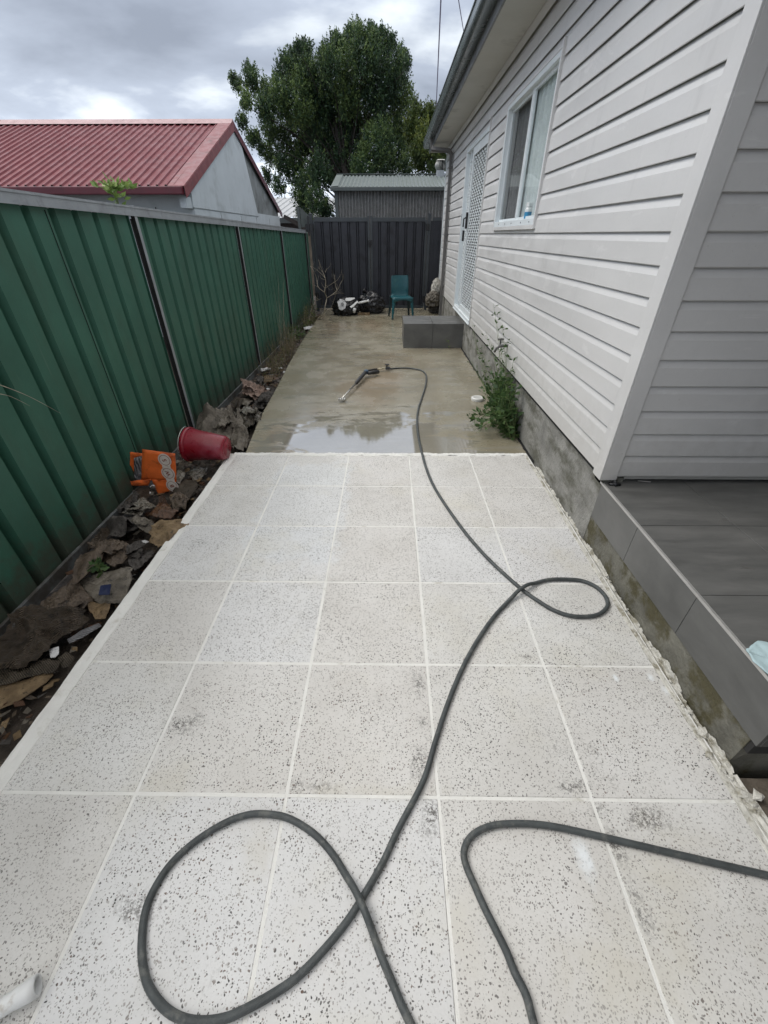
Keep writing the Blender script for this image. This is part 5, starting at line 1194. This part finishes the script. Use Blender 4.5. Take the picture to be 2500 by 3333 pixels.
for ch_, (bx_, by_, br_) in zip('SWB', badge):
    cu = bpy.data.curves.new('letter', 'FONT'); cu.body = ch_; cu.align_x = 'CENTER'; cu.align_y = 'CENTER'; cu.size = .040; cu.extrude = .0004; cu.offset = .0012
    to = bpy.data.objects.new('tmp', cu); C.objects.link(to); bpy.context.view_layer.update()
    me = bpy.data.meshes.new_from_object(to.evaluated_get(bpy.context.evaluated_depsgraph_get())); bpy.data.objects.remove(to)
    cen = oq(bx_, by_)
    mt = Matrix.Translation(cen+Vector((0, -.0028, 0)))@Matrix.Rotation(R(90), 4, 'X')@Matrix.Rotation(R(90+14), 4, 'Z')
    me.transform(mt); me.materials.clear(); me.materials.append(M['ink']); o = bpy.data.objects.new('letter', me); C.objects.link(o); setp(o, ob)
# ---------------------------------------------------------------- rubbish at the gate
def lump(name, cen, rad, m, seed, parent=None, amp=.22, n=40, flat=.0):
    bm = bmesh.new(); bmesh.ops.create_icosphere(bm, subdivisions=5, radius=1)
    cen = Vector(cen); off = Vector((seed*2.1, seed, 0))
    for v in bm.verts:
        d_ = v.co.copy(); q = d_*2.1+off
        r_ = 1+amp*(1-2.4*abs(mn.noise(q)))+amp*.5*(1-2.4*abs(mn.noise(q*2.3)))+amp*.3*mn.noise(q*5)
        p = Vector((d_.x*rad[0], d_.y*rad[1], d_.z*rad[2]))*r_
        if p.z < -rad[2]*.75: p.z = -rad[2]*.75
        v.co = cen+p
    me = bpy.data.meshes.new(name); bm.to_mesh(me); bm.free(); me.materials.append(m); me.polygons.foreach_set('use_smooth', [True]*len(me.polygons))
    o = bpy.data.objects.new(name, me); C.objects.link(o)
    if parent is not None: setp(o, parent)
    return o
tag(lump('rubbish_bag', (-1.0, 10.42, .13), (.26, .2, .18), M['bag'], 3), 'low black rubbish bag carrying white plastic pieces', 'rubbish bag', 'black rubbish bags at the gate')
bg2 = thing('tied_rubbish_bag', 'taller black rubbish bag with tied top beside the teal chair', 'rubbish bag', (-.42, 10.7, 0), 'black rubbish bags at the gate')
lump('bag_body', (-.42, 10.68, .17), (.26, .2, .23), M['bag'], 6, bg2, amp=.2)
g = MB(); g.tube(smooth_path([Vector((-.50, 10.66, .32)), Vector((-.54, 10.64, .42)), Vector((-.60, 10.63, .47))], 3), [.05, .045, .03, .03, .035, .05, .06], 9); g.build('tied_neck', M['bag'], bg2, smooth=True)
wp = thing('white_plastic_guard', 'white rounded plastic guard lying on the low black bag', 'plastic part', (-1.03, 10.2, .27))
def platepoly(cx_, cz_, Y_, pts, th, m, name, parent, tilt=.5):
    g = MB(); q = [Vector((cx_+a, Y_+b_*tilt, cz_+b_)) for a, b_ in pts]; g.prism(q, (0, -th, th*.3)); return g.build(name, m, parent, bevel=.006, seg=3)
platepoly(-1.07, .20, 10.18, [(-.10, .08), (-.03, .13), (.06, .11), (.11, .04), (.08, -.05), (.0, -.09), (-.06, -.07)], .02, M['t_white'], 'shell', wp)
platepoly(-1.06, .225, 10.155, [(-.03, .03), (.02, .05), (.05, .01), (0, -.03)], .01, M['fascia'], 'opening', wp)
wf = thing('bent_white_plastic', 'white angled plastic piece beside the rounded guard', 'plastic scrap', (-.85, 10.2, .27))
platepoly(-.86, .30, 10.24, [(-.13, .03), (-.10, .05), (.08, .055), (.09, .035), (-.02, -.01), (-.12, -.01)], .015, M['whiteplastic'], 'upper_bar', wf)
platepoly(-.80, .24, 10.20, [(-.09, -.05), (-.03, -.02), (.08, .06), (.10, .03), (.0, -.055), (-.06, -.085)], .015, M['whiteplastic'], 'lower_bar', wf)
g = MB(); g.tube([(-.72, 10.35, .235), (-.50, 10.42, .27)], .022, 12); g.tube([(-.50, 10.42, .27), (-.47, 10.43, .274)], .028, 12); tag(g.build('white_tube', M['whiteplastic'], smooth=True), 'short white tube lying between the two black bags', 'tube')
g = MB(); g.tube([(-.80, 10.19, .07), (-.78, 10.17, .15)], [.03, .035], 12); tag(g.build('white_cup', M['whiteplastic'], smooth=True), 'small white cup against the right side of the low black bag', 'cup')
g = MB(); g.box(-.72, -.45, 10.32, 10.42, -.012, .03); tag(g.build('tan_block', M['t_tan'], bevel=.004), 'low tan block on the concrete between the black bags', 'block')
def wallpaper(name, lab, cen, r_, seed, m):
    o = lump(name, cen, r_, m, seed, amp=.3); tag(o, lab, 'paper'); return o
wallpaper('crumpled_newspaper', 'crumpled cream paper jammed behind the downpipe near the gate', (1.0, 10.55, .27), (.13, .12, .15), 9, M['t_grey'])
wallpaper('crumpled_sack', 'pale crumpled sack standing above the cream paper at the house corner', (1.09, 10.75, .48), (.09, .12, .17), 14, mat('pale_sack', (.45, .43, .38), .7, .2, 9))
wallpaper('dark_sack', 'dark crumpled sack on the ground at the foot of the house corner', (1.07, 10.7, .1), (.12, .14, .12), 19, M['t_dark'])
# ---------------------------------------------------------------- plants
def leafy(name, label, base, stems, m, seed, lsize=.05, dens=1., r0=.004, cat='plant', stem_m='stem', aspect=.45, spread=.03):
    rg = np.random.default_rng(seed); t = thing(name, label, cat, base); g = MB()
    Cs, Ds, Ss, Ts = [], [], [], []
    for pts, nl, sp_ in stems:
        P_ = smooth_path([Vector(p) for p in pts], 6); g.tube(P_, [r0*(1-.75*i/len(P_)) for i in range(len(P_))], 5)
        n_ = max(1, int(nl*dens))
        for k in range(n_):
            f = rg.random()**.9; i = min(len(P_)-2, int(f*(len(P_)-1))); c_ = np.array(P_[i]); d_ = rg.normal(size=3); d_[2] = abs(d_[2])*.5+rg.uniform(-.3, .5)
            d_ /= np.linalg.norm(d_); s_ = lsize*rg.uniform(.5, 1.3); ro = sp_*rg.random()
            Cs.append(c_+d_*(ro+s_*.5)); Ds.append(d_+rg.normal(size=3)*.25); Ss.append(s_); Ts.append(rg.beta(2, 2.4))
            if ro > .02: g.tube([P_[i], Vector(c_+d_*ro)], .0012, 4, cap=False)
    leaf_mesh('leaves', m, np.array(Cs), np.array(Ds), np.array(Ss), np.array(Ts), t, aspect=aspect, seed=seed)
    g.build('stems', M[stem_m], t); return t
B0 = Vector((1.15, 3.5, -.01)); rr = random.Random(4); stems = []
for k in range(80):            # dense leafy mass up against the wall
    b1 = B0+Vector((rr.uniform(-.05, .02), rr.uniform(-.08, .55), 0)); hgt = rr.uniform(.15, .42)*(1.15 if k < 16 else 1)
    tip = b1+Vector((rr.uniform(-.16, .0), rr.uniform(-.05, .28), hgt)); stems.append(([b1, lerp(b1, tip, .5)+Vector((rr.uniform(-.04, .01), 0, .04)), tip], 15, .035))
for k in range(26):            # sprawling to the left over the slab
    b1 = B0+Vector((rr.uniform(-.06, 0), rr.uniform(0, .2), 0)); tip = Vector((rr.uniform(.76, 1.0), rr.uniform(3.45, 3.85), rr.uniform(.02, .13)))
    stems.append(([b1, lerp(b1, tip, .5)+Vector((0, 0, rr.uniform(.08, .17))), tip], 13, .03))
leafy('weed_shrub', 'bushy green weed growing at the base of the house wall', B0, stems, M['weedleaf'], 5, lsize=.062, r0=.0035)
stems = []
tips = [(1066, 655, 1.10), (1050, 718, 1.08), (1085, 705, 1.12), (1095, 735, 1.12), (1072, 690, 1.10), (1110, 772, 1.13), (1040, 760, 1.06), (1060, 740, 1.08), (1078, 755, 1.10), (1103, 800, 1.12), (1030, 745, 1.02), (1088, 780, 1.1)]
for (x, y, X_) in tips:
    tip = at(x, y, X=X_); b1 = Vector((1.13, 3.9+rr.uniform(-.25, .3), .15)); md = lerp(b1, tip, .5)+Vector((rr.uniform(-.03, .03), rr.uniform(-.05, .05), .02))
    stems.append(([b1, md, tip], 24, .03))
for (x, y) in ((1020, 700), (1028, 790), (1015, 775), (1040, 810)):
    tip = at(x, y, X=1.12); stems.append(([Vector((1.14, 4.3, .02)), lerp(Vector((1.14, 4.3, .02)), tip, .5)+Vector((-.05, 0, .05)), tip], 10, .03))
leafy('tall_weed', 'spindly weed stalks rising against the wall from the green shrub', (1.13, 4.0, 0), stems, M['weedleaf'], 6, lsize=.044, r0=.003, aspect=.4)
# small weed in front of the step
b1 = Vector((1.0, 6.98, -.01)); leafy('seedling', 'tiny dry seedling in front of the tiled step', b1, [([b1, b1+Vector((-.05, 0, .1)), b1+Vector((-.10, .0, .16))], 7, .01), ([b1, b1+Vector((-.02, -.02, .05)), b1+Vector((.10, -.05, .03))], 4, .01)], M['sprig'], 7, lsize=.03, r0=.002, stem_m='drystem')
# sprig over the fence
q = at(252, 430, X=-1.96); st = []
for (x, y) in ((205, 402), (225, 396), (240, 392), (258, 396), (272, 404), (298, 405), (285, 402), (265, 425), (235, 412)):
    tp = at(x, y, X=-1.96+rr.uniform(-.1, .1)); st.append(([Vector((q.x, q.y, 1.5)), q+Vector((0, 0, .03)), lerp(q, tp, .6)+Vector((0, 0, .02)), tp], 17, .012))
leafy('creeper_sprig', 'bright green leafy sprig poking over the green fence', (q.x, q.y, 1.4), st, M['sprig'], 9, lsize=.058, r0=.004, aspect=.42)
# weeds along the strip
def clump(name, lab, cx_, cy_, n, h_, seed, m, stem_m, ls, nl, rad=.15, cat='weed', asp=.35):
    r2 = random.Random(seed); st = []
    for k in range(n):
        b1 = Vector((cx_+r2.uniform(-rad, rad)*.6, cy_+r2.uniform(-rad, rad)*1.6, -.11)); tp = b1+Vector((r2.uniform(-.12, .14), r2.uniform(-.15, .15), h_*r2.uniform(.25, 1.15)))
        st.append(([b1, lerp(b1, tp, .5)+Vector((r2.uniform(-.03, .03), 0, .02)), tp], nl, .02))
    return leafy(name, lab, (cx_, cy_, -.1), st, m, seed, lsize=ls, r0=.003, cat=cat, stem_m=stem_m, aspect=asp)
clump('green_weed', 'low green weed clump at the fence foot near the third post', -1.72, 8.1, 26, .24, 31, M['weedleaf'], 'stem', .055, 11, .2)
clump('grassy_weed', 'dry grassy weed clump under the bare bush', -1.68, 9.3, 80, .44, 32, M['leaf2'], 'drystem', .05, 5, .24)
clump('dry_weed', 'dry brown weed tangle halfway along the fence', -1.68, 6.9, 95, .42, 33, M['leaf2'], 'drystem', .03, 3, .26)
clump('dry_stalks', 'thin pale dry stalks leaning on the fence before the green weed', -1.80, 7.3, 12, 1.0, 34, M['leaf2'], 'dead', .02, 2, .22)
clump('leafless_weed', 'low dark leafless weed beyond the layered sheets', -1.64, 6.0, 70, .28, 35, M['leaf2'], 'drystem', .03, 3, .22)
# small green leaf sprout among litter
q = at(*c5(775, 600), Z=-.02); leafy('green_sprout', 'small pale green sprout between the muddy paper and grey packaging', (q.x, q.y, -.05), [([Vector((q.x, q.y, -.06)), Vector((q.x, q.y, 0)), Vector((q.x+.01*k, q.y-.01, .03))], 4, .01) for k in range(-2, 3)], M['weedleaf'], 41, lsize=.05, r0=.002, aspect=.6)
# bare bush
def bare_bush(name, lab, base, segs, r0, seed, twig=3):
    r2 = random.Random(seed); g = MB()
    for pts, ra in segs:
        P_ = smooth_path(pts, 4); g.tube(P_, [ra*(1-.7*i/len(P_)) for i in range(len(P_))], 6)
        for k in range(twig):
            q = P_[r2.randrange(len(P_)//3, len(P_))]; d_ = Vector((r2.uniform(-1, 1), r2.uniform(-.5, .5), r2.uniform(.2, 1))).normalized()
            e1 = q+d_*r2.uniform(.06, .16); g.tube([q, e1, e1+Vector((d_.x*.3+r2.uniform(-.3, .3), 0, .8))*r2.uniform(.03, .09)], [ra*.35, ra*.25, ra*.12], 4)
    return tag(g.build(name, M['dead'], smooth=True), lab, 'bush')
cb = lambda x, y: at((900+x*.3617)/K, (800+y*.3617)/K, Y=9.7+rr.uniform(-.15, .15))
cbp = lambda L: [cb(*p) for p in L]
base = at(697, 694, Z=-.03); base = Vector((base.x, 9.65, -.08))
segs = [([base]+cbp([(430, 600), (438, 540), (452, 470), (435, 420), (440, 350), (438, 290), (410, 220), (378, 125)]), .011),
        (cbp([(436, 420), (375, 370), (360, 290), (330, 220), (300, 180)]), .007), (cbp([(438, 290), (400, 250), (340, 200), (302, 182)]), .005),
        (cbp([(452, 470), (500, 440), (545, 400), (575, 340), (595, 310)]), .007), (cbp([(545, 400), (530, 350), (520, 260)]), .004), (cbp([(500, 440), (560, 425), (610, 430)]), .004),
        (cbp([(440, 580), (485, 565), (520, 480), (545, 405)]), .005), (cbp([(440, 380), (500, 340), (545, 310), (575, 265)]), .004), (cbp([(375, 370), (330, 350), (305, 330)]), .003),
        (cbp([(437, 240), (455, 205)]), .003), (cbp([(445, 350), (480, 400)]), .003)]
bare_bush('bare_bush', 'bleached leafless bush standing at the slab edge by the gate', base, segs, .011, 8)
b2 = Vector((-1.72, 9.2, -.1))
segs = [([b2]+cbp([(310, 600), (330, 540), (350, 500), (405, 475)]), .007), (cbp([(310, 600), (315, 540), (330, 500), (365, 485)]), .005), (cbp([(285, 700), (300, 620), (320, 560)]), .005), (cbp([(300, 560), (310, 500), (305, 480)]), .004)]
bare_bush('small_bare_bush', 'short pale leafless bush left of the taller bare bush', b2, segs, .007, 9, 4)
# dry grass blades near the camera on the left
for k, (a, b_, lab) in enumerate((((-20, 824), (131, 893), 'long pale grass blade drooping across the near fence'), ((-20, 848), (65, 877), 'shorter grass blade below the long drooping one'))):
    p0, p1 = at(a[0], a[1], X=-1.55), at(b_[0], b_[1], X=-1.62)
    g = MB(); g.tube(smooth_path([p0, lerp(p0, p1, .5)+Vector((0, 0, .015)), p1], 6), [.0022*(1-.85*i/12) for i in range(13)], 4); tag(g.build('grass_blade', M['dead']), lab, 'grass blade', 'grass blades in front of the fence')
# ---------------------------------------------------------------- pipe at the lower left and cloth on the porch
pv = thing('white_pipe', 'white plastic pipe end lying on the tiles at the lower left', 'pipe', (-.85, .14, 0))
e0, e1 = at(82, 2128, Z=.03), at(-60, 2215, Z=.03); ax = (e1-e0).normalized()
g = MB(); g.tube([e0+ax*.03, e0+ax*.05, e1+ax*.3], [.018, .019, .020], 20); g.build('tube', M['whiteplastic'], pv, smooth=True)
g = MB(); rows = []; u = Vector((0, 0, 1)); v_ = ax.cross(u).normalized()
for t_, r_ in ((.045, .020), (.02, .0225), (.0, .0225), (.0, .0175), (.05, .0155)):
    c_ = e0+ax*t_; rows.append([c_+(u*math.cos(a)+v_*math.sin(a))*r_ for a in [2*math.pi*k/24 for k in range(25)]])
g.grid(rows); g.build('socket', M['whiteplastic'], pv, smooth=True)
crumple('blue_cloth', 'pale blue crumpled cloth on the porch edge at the right', 'cloth', [(1.175, .86), (1.24, .90), (1.36, .86), (1.38, .74), (1.25, .72), (1.18, .76)], PZ+.012, .02, M['cloth'], 71, n=26, amp=.008, freq=9, folds=1, edge=.06)
